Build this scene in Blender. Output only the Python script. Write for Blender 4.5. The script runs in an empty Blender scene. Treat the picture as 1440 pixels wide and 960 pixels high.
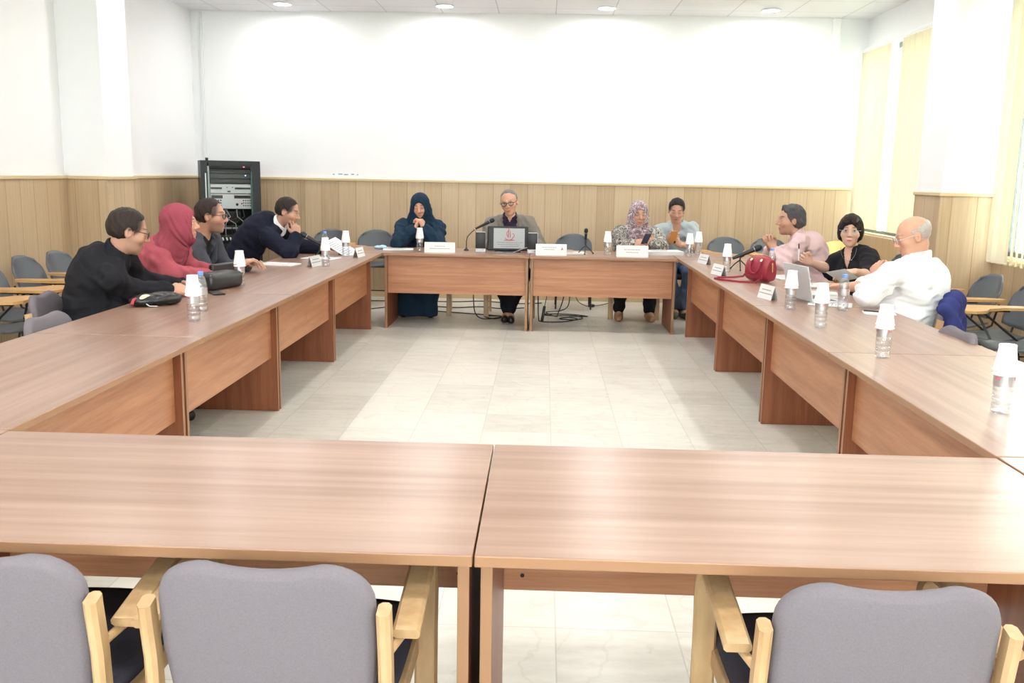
import bpy, bmesh, math, random
import numpy as np
from mathutils import Vector, Matrix
random.seed(7)
PI = math.pi
C = bpy.context.scene.collection
sc = bpy.context.scene

# ------------------------------------------------------------------ materials
def srgb(r, g, b):
    f = lambda c: (c/255/12.92) if c/255 <= .04045 else ((c/255+.055)/1.055)**2.4
    return (f(r), f(g), f(b), 1)

def mat(name, col, rough=.5, metal=0., **kw):
    m = bpy.data.materials.new(name); m.use_nodes = True
    b = m.node_tree.nodes['Principled BSDF']
    b.inputs['Base Color'].default_value = col
    b.inputs['Roughness'].default_value = rough
    b.inputs['Metallic'].default_value = metal
    for k, v in kw.items():
        b.inputs[k.replace('_', ' ')].default_value = v
    return m

class NT:
    """small node-tree helper"""
    def __init__(s, m):
        s.t = m.node_tree; s.b = s.t.nodes['Principled BSDF']
    def n(s, typ, **kw):
        nd = s.t.nodes.new(typ)
        for k, v in kw.items():
            if k.startswith('i_'): nd.inputs[k[2:].replace('_', ' ')].default_value = v
            else: setattr(nd, k, v)
        return nd
    def l(s, a, b): s.t.links.new(a, b)
    def math(s, op, a, b=None, c=None):
        nd = s.t.nodes.new('ShaderNodeMath'); nd.operation = op
        for i, v in enumerate((a, b, c)):
            if v is None: continue
            if hasattr(v, 'is_linked'): s.l(v, nd.inputs[i])
            else: nd.inputs[i].default_value = v
        return nd.outputs[0]
    def mix(s, f, a, b, blend='MIX'):
        nd = s.t.nodes.new('ShaderNodeMix'); nd.data_type = 'RGBA'; nd.blend_type = blend
        for sock, v in ((nd.inputs[0], f), (nd.inputs[6], a), (nd.inputs[7], b)):
            if hasattr(v, 'is_linked'): s.l(v, sock)
            else: sock.default_value = v
        return nd.outputs[2]
    def obj(s): return s.t.nodes.new('ShaderNodeTexCoord').outputs['Object']
    def scale(s, v, sx, sy, sz):
        nd = s.n('ShaderNodeMapping'); s.l(v, nd.inputs[0]); nd.inputs['Scale'].default_value = (sx, sy, sz)
        return nd.outputs[0]
    def noise(s, v, sc_=1., det=3., rough=.5):
        nd = s.n('ShaderNodeTexNoise'); s.l(v, nd.inputs['Vector'])
        nd.inputs['Scale'].default_value = sc_; nd.inputs['Detail'].default_value = det; nd.inputs['Roughness'].default_value = rough
        return nd.outputs['Fac']
    def ramp(s, f, stops):
        nd = s.n('ShaderNodeValToRGB'); s.l(f, nd.inputs[0])
        e = nd.color_ramp.elements
        while len(e) < len(stops): e.new(.5)
        for q, (p, c) in zip(e, stops): q.position = p; q.color = c
        return nd.outputs[0]
    def bump(s, h, strength=.2, dist=.01):
        nd = s.n('ShaderNodeBump'); s.l(h, nd.inputs['Height'])
        nd.inputs['Strength'].default_value = strength; nd.inputs['Distance'].default_value = dist
        s.l(nd.outputs[0], s.b.inputs['Normal'])

def wood(name, dark, light, sx, sy, sz, rough=.35, fine=6.):
    m = mat(name, light, rough); t = NT(m); o = t.obj()
    a = t.noise(t.scale(o, sx, sy, sz), 1., 4., .6)
    b = t.noise(t.scale(o, sx*fine, sy*fine, sz*fine), 1., 2.)
    f = t.math('ADD', t.math('MULTIPLY', a, .75), t.math('MULTIPLY', b, .25))
    t.l(t.ramp(f, [(.36, dark), (.64, light)]), t.b.inputs['Base Color'])
    return m

M = {}
M['wood_top'] = wood('laminate_top', srgb(134, 102, 86), srgb(158, 127, 111), .7, 18, 18, .30, 2.5)
M['wood_panel'] = wood('laminate_panel', srgb(160, 104, 71), srgb(184, 131, 96), 1.2, 22, 22, .4)
M['wood_leg'] = wood('laminate_leg', srgb(126, 70, 46), srgb(150, 92, 64), 22, 22, 1.2, .4)
M['edge'] = mat('laminate_edging', srgb(150, 110, 80), .4)
M['beech'] = wood('beech', srgb(172, 137, 98), srgb(192, 160, 120), 9, 9, 2.5, .4, 4.)
M['ply'] = wood('yellow_plywood', srgb(226, 184, 108), srgb(240, 205, 132), 8, 8, 2, .4)
M['tablet'] = wood('tablet_wood', srgb(180, 134, 80), srgb(202, 158, 102), 10, 2, 10, .35)
M['screw_black'] = mat('black_hole', srgb(25, 22, 22), .8)  # flat near-black colour of the small screw caps

def fabric(name, c1, c2, scale=350., rough=.95, bump=.15):
    m = mat(name, c1, rough); t = NT(m); o = t.obj()
    f = t.noise(o, scale, 2.)
    t.l(t.mix(f, c1, c2), t.b.inputs['Base Color'])
    t.bump(f, bump, .002)
    t.b.inputs['Specular IOR Level'].default_value = .2
    return m
M['grey_fabric'] = fabric('grey_upholstery', srgb(105, 98, 104), srgb(123, 116, 121))
M['seat_fabric'] = fabric('charcoal_upholstery', srgb(52, 50, 60), srgb(70, 68, 78))
M['grey_plastic'] = mat('grey_plastic', srgb(84, 89, 94), .45)
M['black_metal'] = mat('black_metal', srgb(30, 32, 36), .4, .3)
M['black_plastic'] = mat('black_plastic', srgb(24, 24, 28), .45)
M['grey_metal'] = mat('grey_metal', srgb(150, 152, 156), .35, .8)
M['chrome'] = mat('chrome', srgb(210, 210, 215), .15, 1.)
M['silver'] = mat('silver_alu', srgb(200, 200, 204), .45, .3)
M['white_plastic'] = mat('white_plastic', srgb(240, 240, 242), .35)
M['paper'] = mat('paper', srgb(222, 222, 222), .8)
M['ink'] = mat('grey_print', srgb(98, 100, 106), .8)
M['red_ink'] = mat('red_print', srgb(176, 60, 66), .7)
M['blue_ink'] = mat('blue_print', srgb(120, 150, 190), .7)
M['green_ink'] = mat('green_print', srgb(120, 165, 140), .7)
M['red_leather'] = mat('red_leather', srgb(146, 42, 60), .35)
M['black_leather'] = mat('black_leather', srgb(28, 27, 30), .4)
M['gold'] = mat('gold_metal', srgb(220, 190, 130), .25, 1.)
M['cap'] = mat('blue_cap', srgb(110, 150, 215), .4)
M['cable'] = mat('cable_rubber', srgb(28, 28, 30), .5)
M['cable_grey'] = mat('cable_grey', srgb(150, 150, 150), .5)
M['green_edge'] = mat('green_door_edge', srgb(40, 92, 80), .3)
M['conduit'] = mat('white_conduit', srgb(226, 228, 230), .5)
M['navy_cloth'] = fabric('navy_cloth', srgb(44, 50, 100), srgb(60, 66, 124), 200)

def clear(name, tint, trans, rough=.05, edge=1.):
    m = bpy.data.materials.new(name); m.use_nodes = True
    t = m.node_tree; t.nodes.clear()
    out = t.nodes.new('ShaderNodeOutputMaterial'); mx = t.nodes.new('ShaderNodeMixShader')
    tr = t.nodes.new('ShaderNodeBsdfTransparent'); gl = t.nodes.new('ShaderNodeBsdfGlossy')
    lw = t.nodes.new('ShaderNodeLayerWeight'); lw.inputs[0].default_value = .35
    mp = t.nodes.new('ShaderNodeMapRange'); mp.inputs[3].default_value = 1-trans; mp.inputs[4].default_value = edge
    tr.inputs[0].default_value = tint; gl.inputs[1].default_value = rough
    t.links.new(lw.outputs['Facing'], mp.inputs[0]); t.links.new(mp.outputs[0], mx.inputs[0])
    t.links.new(tr.outputs[0], mx.inputs[1]); t.links.new(gl.outputs[0], mx.inputs[2]); t.links.new(mx.outputs[0], out.inputs[0])
    return m
M['glass'] = clear('window_glass', (.94, .98, .97, 1), .93, .02)
M['rack_glass'] = clear('rack_glass', (.97, .98, .98, 1), .98, .05, .3)
M['lens'] = clear('lens_glass', (.95, .97, .98, 1), .93, .02)
M['pet'] = clear('clear_bottle_plastic', (.93, .95, .99, 1), .78, .12)
M['water'] = clear('water', (.93, .96, 1., 1), .88, .03)

def emis(name, col, s):
    m = bpy.data.materials.new(name); m.use_nodes = True
    b = m.node_tree.nodes['Principled BSDF']; b.inputs['Base Color'].default_value = col
    b.inputs['Emission Color'].default_value = col; b.inputs['Emission Strength'].default_value = s
    return m
M['lamp'] = emis('lamp_glow', (1, .98, .95, 1), 5.)
M['led_blue'] = emis('led_blue', (.3, .45, 1, 1), 3.)
M['led_red'] = emis('led_red', (1, .15, .2, 1), 2.)

def mk_wall():
    m = mat('white_paint', srgb(238, 239, 242), .7); t = NT(m)
    t.bump(t.noise(t.obj(), 60, 3), .05, .004); return m
M['wall'] = mk_wall()
def mk_ceiling():
    m = mat('ceiling_tiles', srgb(226, 226, 230), .8); t = NT(m)
    s = t.n('ShaderNodeSeparateXYZ'); t.l(t.obj(), s.inputs[0])
    fx = t.math('FRACT', t.math('DIVIDE', t.math('ADD', s.outputs[0], 20.38), .66))
    fy = t.math('FRACT', t.math('DIVIDE', t.math('ADD', s.outputs[1], 20.0), .66))
    ln = t.math('MAXIMUM', t.math('LESS_THAN', fx, .018), t.math('LESS_THAN', fy, .018))
    t.l(t.mix(ln, srgb(228, 228, 232), srgb(196, 196, 200)), t.b.inputs['Base Color']); return m
M['ceiling'] = mk_ceiling()
def mk_wains():
    m = mat('wainscot_wood', srgb(190, 160, 112), .45); t = NT(m)
    o = t.obj(); s = t.n('ShaderNodeSeparateXYZ'); t.l(o, s.inputs[0])
    u = t.math('ADD', t.math('ADD', s.outputs[0], s.outputs[1]), 40.0)
    q = t.math('DIVIDE', u, .208)
    seam = t.math('LESS_THAN', t.math('FRACT', q), .03)
    wn = t.n('ShaderNodeTexWhiteNoise', noise_dimensions='1D'); t.l(t.math('FLOOR', q), wn.inputs['W'])
    g = t.noise(t.scale(o, 70, 70, 1.6), 1., 3., .6)
    f = t.math('ADD', t.math('MULTIPLY', g, .7), t.math('MULTIPLY', wn.outputs[0], .3))
    c = t.ramp(f, [(.25, srgb(172, 146, 114)), (.75, srgb(196, 173, 143))])
    t.l(t.mix(seam, c, srgb(154, 128, 92)), t.b.inputs['Base Color']); return m
M['wains'] = mk_wains()
M['wains_cap'] = mat('wainscot_cap', srgb(206, 184, 146), .45)
def mk_floor():
    m = mat('stone_tiles', srgb(214, 210, 198), .3); t = NT(m)
    o = t.obj(); s = t.n('ShaderNodeSeparateXYZ'); t.l(o, s.inputs[0])
    T = .405
    qx = t.math('DIVIDE', t.math('ADD', s.outputs[0], 40*T-.07), T); qy = t.math('DIVIDE', t.math('ADD', s.outputs[1], 40*T-.1), T)
    fx = t.math('FRACT', qx); fy = t.math('FRACT', qy)
    ln = t.math('MAXIMUM', t.math('LESS_THAN', fx, .012), t.math('LESS_THAN', fy, .012))
    cmb = t.n('ShaderNodeCombineXYZ'); t.l(t.math('FLOOR', qx), cmb.inputs[0]); t.l(t.math('FLOOR', qy), cmb.inputs[1])
    wn = t.n('ShaderNodeTexWhiteNoise'); t.l(cmb.outputs[0], wn.inputs['Vector'])
    band = t.math('MULTIPLY', t.math('COMPARE', t.math('FLOOR', qx), 39., .5), -.08)
    off = t.n('ShaderNodeVectorMath', operation='ADD'); t.l(o, off.inputs[0]); t.l(wn.outputs['Color'], off.inputs[1])
    v = t.noise(t.scale(off.outputs[0], 5, 16, 5), 1., 6., .65)
    f = t.math('ADD', t.math('ADD', t.math('MULTIPLY', v, .75), t.math('MULTIPLY', wn.outputs['Value'], .22)), band)
    c = t.ramp(f, [(.22, srgb(192, 188, 179)), (.5, srgb(212, 209, 200)), (.8, srgb(223, 220, 212))])
    w = t.n('ShaderNodeTexWave', i_Scale=1.1, i_Distortion=14., i_Detail=4., i_Detail_Scale=1.6); t.l(off.outputs[0], w.inputs[0])
    vein = t.math('MULTIPLY', t.math('GREATER_THAN', w.outputs['Fac'], .990), .16)
    c = t.mix(vein, c, srgb(168, 152, 130))
    t.l(t.mix(t.math('MULTIPLY', ln, .6), c, srgb(170, 165, 155)), t.b.inputs['Base Color']); return m
M['floor'] = mk_floor()
def mk_slat(name, col):
    m = bpy.data.materials.new(name); m.use_nodes = True; t = m.node_tree; t.nodes.clear()
    out = t.nodes.new('ShaderNodeOutputMaterial'); mx = t.nodes.new('ShaderNodeMixShader'); mx.inputs[0].default_value = .20
    d = t.nodes.new('ShaderNodeBsdfDiffuse'); r = t.nodes.new('ShaderNodeBsdfTranslucent')
    d.inputs[0].default_value = col; r.inputs[0].default_value = col
    t.links.new(d.outputs[0], mx.inputs[1]); t.links.new(r.outputs[0], mx.inputs[2]); t.links.new(mx.outputs[0], out.inputs[0]); return m
M['slat'] = mk_slat('blind_fabric', srgb(236, 229, 208))
M['frame_alu'] = mat('window_frame', srgb(92, 96, 96), .4, .4)

# ------------------------------------------------------------------ mesh helpers
class MB:
    def __init__(s): s.bm = bmesh.new()
    def box(s, c, d, rot=None, bevel=0, seg=2):
        r = bmesh.ops.create_cube(s.bm, size=1.)
        vs = r['verts']
        for v in vs: v.co = Vector((v.co.x*d[0], v.co.y*d[1], v.co.z*d[2]))
        if bevel:
            es = list({e for v in vs for e in v.link_edges})
            q = bmesh.ops.bevel(s.bm, geom=es, offset=bevel, segments=seg, affect='EDGES', profile=.5)
            vs = list({v for f in q['faces'] for v in f.verts} | {v for v in vs if v.is_valid})
        Mx = Matrix.Translation(Vector(c)) @ (rot.to_4x4() if rot is not None else Matrix.Identity(4))
        for v in vs: v.co = Mx @ v.co
        return s
    def tube(s, pts, r, n=10, flat=None, closed=False):
        """round tube along a polyline; r number or list; flat=(w,t,up) makes a flat strip"""
        P = [Vector(p) for p in pts]; rings = []
        R = r if isinstance(r, (list, tuple)) else [r]*len(P)
        up = None
        for i, p in enumerate(P):
            if closed: d = P[(i+1) % len(P)]-P[i-1]
            else: d = (P[min(i+1, len(P)-1)]-P[max(i-1, 0)])
            d.normalize()
            if up is None:
                up = Vector((0, 0, 1)) if abs(d.z) < .9 else Vector((0, 1, 0))
                if flat: up = Vector(flat[2])
            a = d.cross(up)
            if a.length < 1e-6: a = d.orthogonal()
            a.normalize(); b = a.cross(d).normalized()
            if not flat: up = b
            ring = []
            if flat:
                w, th = flat[0]/2, flat[1]/2; e = min(w, th)*.45
                for x, y in ((w, th-e), (w-e, th), (-w+e, th), (-w, th-e), (-w, -th+e), (-w+e, -th), (w-e, -th), (w, -th+e)):
                    ring.append(s.bm.verts.new(p+a*x+b*y))
            else:
                for k in range(n):
                    t = 2*PI*k/n; ring.append(s.bm.verts.new(p+a*(R[i]*math.cos(t))+b*(R[i]*math.sin(t))))
            rings.append(ring)
        m = len(rings[0])
        rng = range(len(rings)) if closed else range(len(rings)-1)
        for i in rng:
            A, B = rings[i], rings[(i+1) % len(rings)]
            for k in range(m):
                s.bm.faces.new((A[k], A[(k+1) % m], B[(k+1) % m], B[k]))
        if not closed:
            s.bm.faces.new(rings[0][::-1]); s.bm.faces.new(rings[-1])
        return s
    def lathe(s, prof, c=(0, 0, 0), n=24, axis=None):
        c = Vector(c); rings = []
        Q = Vector((0, 0, 1)).rotation_difference(Vector(axis)).to_matrix() if axis is not None else Matrix.Identity(3)
        for r, z in prof:
            rings.append([s.bm.verts.new(c+Q @ Vector((r*math.cos(2*PI*k/n), r*math.sin(2*PI*k/n), z))) for k in range(n)])
        for A, B in zip(rings, rings[1:]):
            for k in range(n): s.bm.faces.new((A[k], A[(k+1) % n], B[(k+1) % n], B[k]))
        s.bm.faces.new(rings[0][::-1]); s.bm.faces.new(rings[-1])
        return s
    def prism(s, poly, th, Mx):
        """poly in local xy, extruded +-th/2 along local z, placed by Mx"""
        A = [s.bm.verts.new(Mx @ Vector((x, y, th/2))) for x, y in poly]
        B = [s.bm.verts.new(Mx @ Vector((x, y, -th/2))) for x, y in poly]
        s.bm.faces.new(A); s.bm.faces.new(B[::-1]); m = len(A)
        for k in range(m): s.bm.faces.new((A[k], B[k], B[(k+1) % m], A[(k+1) % m]))
        return s
    def grid(s, f, nu, nv, th=0., nrm=None):
        """shell surface f(u,v)->point, thickened by th along its normals"""
        V = [[Vector(f(i/nu, j/nv)) for j in range(nv+1)] for i in range(nu+1)]
        def N(i, j):
            a = V[min(i+1, nu)][j]-V[max(i-1, 0)][j]; b = V[i][min(j+1, nv)]-V[i][max(j-1, 0)]
            n = a.cross(b); return n.normalized() if n.length > 1e-9 else Vector((0, 0, 1))
        top = [[s.bm.verts.new(V[i][j]+N(i, j)*th/2) for j in range(nv+1)] for i in range(nu+1)]
        bot = [[s.bm.verts.new(V[i][j]-N(i, j)*th/2) for j in range(nv+1)] for i in range(nu+1)]
        for i in range(nu):
            for j in range(nv):
                s.bm.faces.new((top[i][j], top[i+1][j], top[i+1][j+1], top[i][j+1]))
                s.bm.faces.new((bot[i][j], bot[i][j+1], bot[i+1][j+1], bot[i+1][j]))
        rim = [(i, 0) for i in range(nu)]+[(nu, j) for j in range(nv)]+[(i, nv) for i in range(nu, 0, -1)]+[(0, j) for j in range(nv, 0, -1)]
        for (a, b), (c, d) in zip(rim, rim[1:]+rim[:1]):
            s.bm.faces.new((top[a][b], bot[a][b], bot[c][d], top[c][d]))
        return s
    def build(s, name, m, parent=None, smooth=False, subsurf=0):
        bmesh.ops.recalc_face_normals(s.bm, faces=s.bm.faces)
        me = bpy.data.meshes.new(name); s.bm.to_mesh(me); s.bm.free()
        o = bpy.data.objects.new(name, me); C.objects.link(o)
        if m is not None: me.materials.append(M[m] if isinstance(m, str) else m)
        if smooth:
            for p in me.polygons: p.use_smooth = True
            if smooth != 'all': me.set_sharp_from_angle(angle=.75)
        if subsurf:
            md = o.modifiers.new('s', 'SUBSURF'); md.levels = md.render_levels = subsurf
        if parent: o.parent = parent
        return o

def thing(name, label, cat, loc=(0, 0, 0), rotz=0, group=None):
    o = bpy.data.objects.new(name, None); C.objects.link(o); o.empty_display_size = .1
    o.location = loc; o.rotation_euler = (0, 0, rotz); tag(o, label, cat, group); return o
def tag(o, label, cat, group=None):
    o['label'] = label; o['category'] = cat
    if group: o['group'] = group
    return o
def struct(mb, name, m, parent=None):
    o = mb.build(name, m, parent)
    if parent is None: o['kind'] = 'structure'
    return o
def dup(o, parent=None):
    c = o.copy(); C.objects.link(c)
    if parent: c.parent = parent
    for ch in o.children: dup(ch, c)
    return c
def copy_thing(proto, loc, rotz, label, group=None):
    c = dup(proto); c.location = loc; c.rotation_euler = (0, 0, rotz); c['label'] = label
    if group: c['group'] = group
    return c
def rx(a): return Matrix.Rotation(a, 3, 'X')
def ry(a): return Matrix.Rotation(a, 3, 'Y')
def rz(a): return Matrix.Rotation(a, 3, 'Z')

# ------------------------------------------------------------------ camera (solved from the photograph's table edges)
f_px, pitch, roll, yaw, camh = 1313.8155, .1761, .0187, -.0312, 1.5
cy_, sy_ = math.cos(yaw), math.sin(yaw)
Fv = Vector((sy_*math.cos(pitch), cy_*math.cos(pitch), -math.sin(pitch)))
R0 = Vector((cy_, -sy_, 0)); U0 = R0.cross(Fv)
Rv = R0*math.cos(roll)+U0*math.sin(roll); Uv = U0*math.cos(roll)-R0*math.sin(roll)
cam = bpy.data.cameras.new('camera'); co = bpy.data.objects.new('camera', cam); C.objects.link(co)
cam.sensor_width = 36.; cam.lens = f_px/1440*36.; cam.clip_start = .05
Mx = Matrix.Identity(4)
for i in range(3): Mx[i][0] = Rv[i]; Mx[i][1] = Uv[i]; Mx[i][2] = -Fv[i]
Mx.translation = Vector((0, 0, camh)); co.matrix_world = Mx
sc.camera = co

# ------------------------------------------------------------------ room
XL, XR, YB, YF, H = -4.257, 3.73, 11.4, -2.6, 3.353
WH = 1.40
struct(MB().box(((XL+XR)/2, (YB+YF)/2, -.05), (XR-XL+.6, YB-YF+.6, .1)), 'floor', 'floor')
struct(MB().box(((XL+XR)/2, (YB+YF)/2, H+.05), (XR-XL+.6, YB-YF+.6, .1)), 'ceiling', 'ceiling')
PX0, PX1 = -2.91, 3.373        # the middle of the back wall stands slightly forward
struct(MB().box(((XL+XR)/2, YB+.18, H/2), (XR-XL+.6, .24, H)).box(((PX0+PX1)/2, YB+.03, (H+WH)/2), (PX1-PX0, .06, H-WH)), 'wall_back', 'wall')
struct(MB().box((XL-.12, (YB+YF)/2, H/2), (.24, YB-YF+.6, H)).box(((XL-3.88)/2, 8.55, (H+WH)/2), (3.88+XL and (-3.88-XL), .55, H-WH)).box(((XL-3.88)/2, 1.4, (H+WH)/2), (-3.88-XL, .55, H-WH)), 'wall_left', 'wall')
ADDED_WIN = [(-3.3, -.7), (.3, 2.9)]  # unseen windows added behind the camera to light the far wall and people
w = MB(); cur = XL-.3
for a, b in ADDED_WIN:
    w.box(((cur+a)/2, YF-.12, H/2), (a-cur, .24, H)); w.box(((a+b)/2, YF-.12, .8), (b-a, .24, 1.6)); w.box(((a+b)/2, YF-.12, (2.95+H)/2), (b-a, .24, H-2.95)); cur = b
w.box(((cur+XR+.3)/2, YF-.12, H/2), (XR+.3-cur, .24, H)); struct(w, 'wall_front', 'wall')
for i, (a, b) in enumerate(ADDED_WIN):  # frames and panes for the added daylight openings
    f = MB(); y = YF-.12
    for x in (a+.03, (a+b)/2, b-.03): f.box((x, y, 2.275), (.06, .06, 1.35))
    for z in (1.63, 2.92): f.box(((a+b)/2, y, z), (b-a, .058, .06))
    wo = struct(f, f'window_{i+5}', 'frame_alu'); MB().box(((a+b)/2, y, 2.275), (b-a-.12, .008, 1.23)).build('pane', 'glass', wo)
# right wall with window openings
WIN = [(9.0, 11.36), (5.75, 7.84), (2.1, 4.25), (-1.6, .6)]  # last two are out of view, added to let in side daylight
SILL, HEAD = .90, 2.99
w = MB(); ys = [YB+.3]
cur = YB+.3
for a, b in WIN:
    w.box((XR+.12, (cur+b)/2, H/2), (.24, cur-b, H))
    w.box((XR+.12, (a+b)/2, SILL/2), (.24, b-a, SILL)); w.box((XR+.12, (a+b)/2, (HEAD+H)/2), (.24, b-a, H-HEAD))
    cur = a
w.box((XR+.12, (cur+YF-.3)/2, H/2), (.24, cur-YF+.3, H))
PXR = 3.25
w.box(((PXR+XR)/2, 8.11, (H+WH)/2), (XR-PXR, .51, H-WH)); w.box(((PXR+XR)/2, 4.95, (H+WH)/2), (XR-PXR, .74, H-WH)); w.box(((PXR+XR)/2, 1.35, (H+WH)/2), (XR-PXR, .74, H-WH))
struct(w, 'wall_right', 'wall')
# wainscot (trim_1..) with cap rails
def wains(name, boxes):
    b = MB(); c = MB()
    for (x0, x1, y0, y1) in boxes:
        b.box(((x0+x1)/2, (y0+y1)/2, WH/2), (x1-x0, y1-y0, WH-.004))
        c.box(((x0+x1)/2, (y0+y1)/2, WH+.01), (x1-x0+.03, y1-y0+.03, .03), bevel=.005)
    o = struct(b, name, 'wains'); c.build('cap_rail', 'wains_cap', o); return o
wains('trim_1', [(PX0, PX1, YB-.03, YB+.03)])
wains('trim_2', [(XL, PX0, YB+.035, YB+.07)]); wains('trim_3', [(PX1, XR, YB+.035, YB+.07)])
wains('trim_4', [(XL, XL+.03, 8.83, YB+.03), (XL, XL+.03, 1.69, 8.27), (XL, XL+.03, YF, 1.12)])
wains('trim_5', [(XL, -3.865, 8.26, 8.84)]); wains('trim_6', [(XL, -3.865, 1.11, 1.69)])
wains('trim_7', [(PXR-.015, XR, 7.84, 8.375)]); wains('trim_8', [(PXR-.015, XR, 4.57, 5.33)]); wains('trim_9', [(PXR-.015, XR, .97, 1.73)])
wains('trim_10', [(XR-.03, XR, 8.375, 9.0)])
lo = MB()
for a, b in WIN: lo.box((XR-.012, (a+b)/2, SILL/2), (.024, b-a, SILL-.004)); 
lo.box((XR-.012, (4.25+4.57)/2, WH/2), (.024, .32, WH)).box((XR-.012, (5.33+5.75)/2, WH/2), (.024, .42, WH)).box((XR-.012, (1.73+2.1)/2, WH/2), (.024, .37, WH))
struct(lo, 'trim_11', 'wains')
bb = MB(); bb.box(((PX0+PX1)/2, YB-.035, .04), (PX1-PX0, .012, .08)); struct(bb, 'baseboard_back', 'wains_cap')
# vertical cable cover on the back wall, right end, and thin edge at left
struct(MB().box((3.33, YB-.01, (H+WH)/2+.02), (.09, .03, H-WH-.05), bevel=.004), 'trim_12', 'wall')
# windows
for i, (a, b) in enumerate(WIN):
    f = MB(); x = XR+.10
    t_ = .06
    f.box((x, a+t_/2, (SILL+HEAD)/2), (.06, t_, HEAD-SILL)).box((x, b-t_/2, (SILL+HEAD)/2), (.06, t_, HEAD-SILL))
    f.box((x, (a+b)/2, SILL+t_/2), (.06, b-a-2*t_, t_)).box((x, (a+b)/2, HEAD-t_/2), (.06, b-a-2*t_, t_))
    f.box((x, (a+b)/2, (SILL+HEAD)/2), (.06, .08, HEAD-SILL-2*t_))
    f.box((x-.045, (a+b)/2+.02, 1.75), (.03, .03, .12), bevel=.005)
    wo = struct(f, f'window_{i+1}', 'frame_alu')
    p = MB()
    p.box((x, (a+t_+(a+b)/2-.04)/2, (SILL+HEAD)/2), (.008, (b-a)/2-t_-.04, HEAD-SILL-2*t_)).box((x, (b-t_+(a+b)/2+.04)/2, (SILL+HEAD)/2), (.008, (b-a)/2-t_-.04, HEAD-SILL-2*t_))
    p.build('pane', 'glass', wo)
    MB().box((XR+.06, (a+b)/2, SILL+.012), (.12, b-a-.002, .022), bevel=.004).build('window_sill', 'wains_cap', wo)

# vertical blinds
def blind(y0, y1, ztop, zbot, label, gaps=(), ang=.25, seed=1):
    rr = random.Random(seed)
    t = thing('vertical_blind', label, 'window blind', (XR-.055, (y0+y1)/2, zbot), 0, 'vertical blinds at the windows')
    MB().box((0, 0, ztop-zbot+.02), (.045, y1-y0+.06, .035), bevel=.004).build('headrail', 'white_plastic', t)
    n = int((y1-y0)/.082)
    for k in range(n+1):
        y = -(y1-y0)/2+(y1-y0)*k/n
        yw = y+(y0+y1)/2
        a = ang
        sk = False
        for g0, g1, ga in gaps:
            if g0 < yw < g1:
                if ga is None: sk = True
                else: a = ga
        if sk: continue
        a += rr.uniform(-.09, .09); hgt = ztop-zbot
        b = MB()
        def f(u, v, a=a, y=y, hgt=hgt):
            q = (u-.5)*.09; bow = .004*math.cos((u-.5)*PI)
            return (q*math.sin(a)+bow*math.cos(a)+.0, y+q*math.cos(a)-bow*math.sin(a), v*hgt)
        b.grid(f, 4, 1, .0012)
        o = b.build('slat', 'slat', t, smooth=True)
        MB().box((0, y, -.006), (.012, .075, .014), rot=rz(-a+0), bevel=.003).build('slat_weight', 'slat', o)
    MB().tube([(-.03, -(y1-y0)/2+.05, hgt), (-.03, -(y1-y0)/2+.05, .5)], .003, 6).build('pull_cord', 'white_plastic', t)
    return t
blind(9.05, 11.36, 2.97, .985, 'cream vertical blind with a narrow open gap, on the far right window', [(10.20, 10.31, None), (10.31, 10.50, .9)], -.28, 1)
blind(5.80, 7.80, 2.97, .88, 'cream vertical blind with turned slats, right edge of the photo above grey chairs', [(7.55, 7.9, -.5)], .34, 2)
blind(2.15, 4.20, 2.97, .88, 'cream vertical blind with turned slats, on the second nearest window, unseen and added for daylight', [(2, 5, .9)], .5, 3)
blind(-1.55, .55, 2.97, .88, 'cream vertical blind with turned slats, on the nearest window, unseen and added for daylight', [(-2, 1, .9)], .5, 4)

# recessed ceiling lamps
def downlight(x, y, label):
    t = thing('downlight', label, 'ceiling light', (x, y, H), 0, 'recessed round lights in the ceiling')
    b = MB(); b.lathe([(.075, -.002), (.105, -.002), (.108, -.010), (.10, -.016), (.08, -.012), (.075, -.002)], n=28); b.build('trim_ring', 'white_plastic', t, smooth=True)
    MB().lathe([(.096, -.004), (.098, -.014), (.06, -.019), (.01, -.020)], n=24).build('diffuser', 'lamp', t, smooth=True)
    L = bpy.data.lights.new('lamp_light', 'AREA'); L.shape = 'DISK'; L.size = .18; L.energy = LAMP_W; L.color = (1, .985, .97)
    lo_ = bpy.data.objects.new('lamp_light', L); C.objects.link(lo_); lo_.parent = t; lo_.location = (0, 0, -.03)
    return t
LAMP_W = 7.
names = ['first', 'second', 'third', 'fourth']
for j, yy in enumerate((10.9, 8.6, 6.3, 4.0, 1.7, -.6)):
    for i, xx in enumerate((-2.99, -1.163, .646, 2.46)):
        lab = (f'round recessed ceiling light near the back wall, {names[i]} from the left' if j == 0 else
               'round recessed ceiling light out of the frame over the tables')
        downlight(xx, yy, lab)

# world: pale overcast sky
wd = bpy.data.worlds.new('sky'); sc.world = wd; wd.use_nodes = True
nt = wd.node_tree; bg = nt.nodes['Background']
geo = nt.nodes.new('ShaderNodeTexCoord'); sp = nt.nodes.new('ShaderNodeSeparateXYZ'); rp = nt.nodes.new('ShaderNodeValToRGB')
nt.links.new(geo.outputs['Generated'], sp.inputs[0]); nt.links.new(sp.outputs[2], rp.inputs[0])
rp.color_ramp.elements[0].color = (.50, .58, .50, 1); rp.color_ramp.elements[0].position = .0
rp.color_ramp.elements[1].color = (.94, .97, 1., 1); rp.color_ramp.elements[1].position = .12
nt.links.new(rp.outputs[0], bg.inputs[0]); bg.inputs[1].default_value = 14.0
sc.view_settings.view_transform = 'Standard'; sc.view_settings.look = 'None'
sc.view_settings.gamma = 1.; sc.view_settings.use_curve_mapping = False
sc.view_settings.exposure = 1.2
sc.cycles.use_denoising = True
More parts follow.
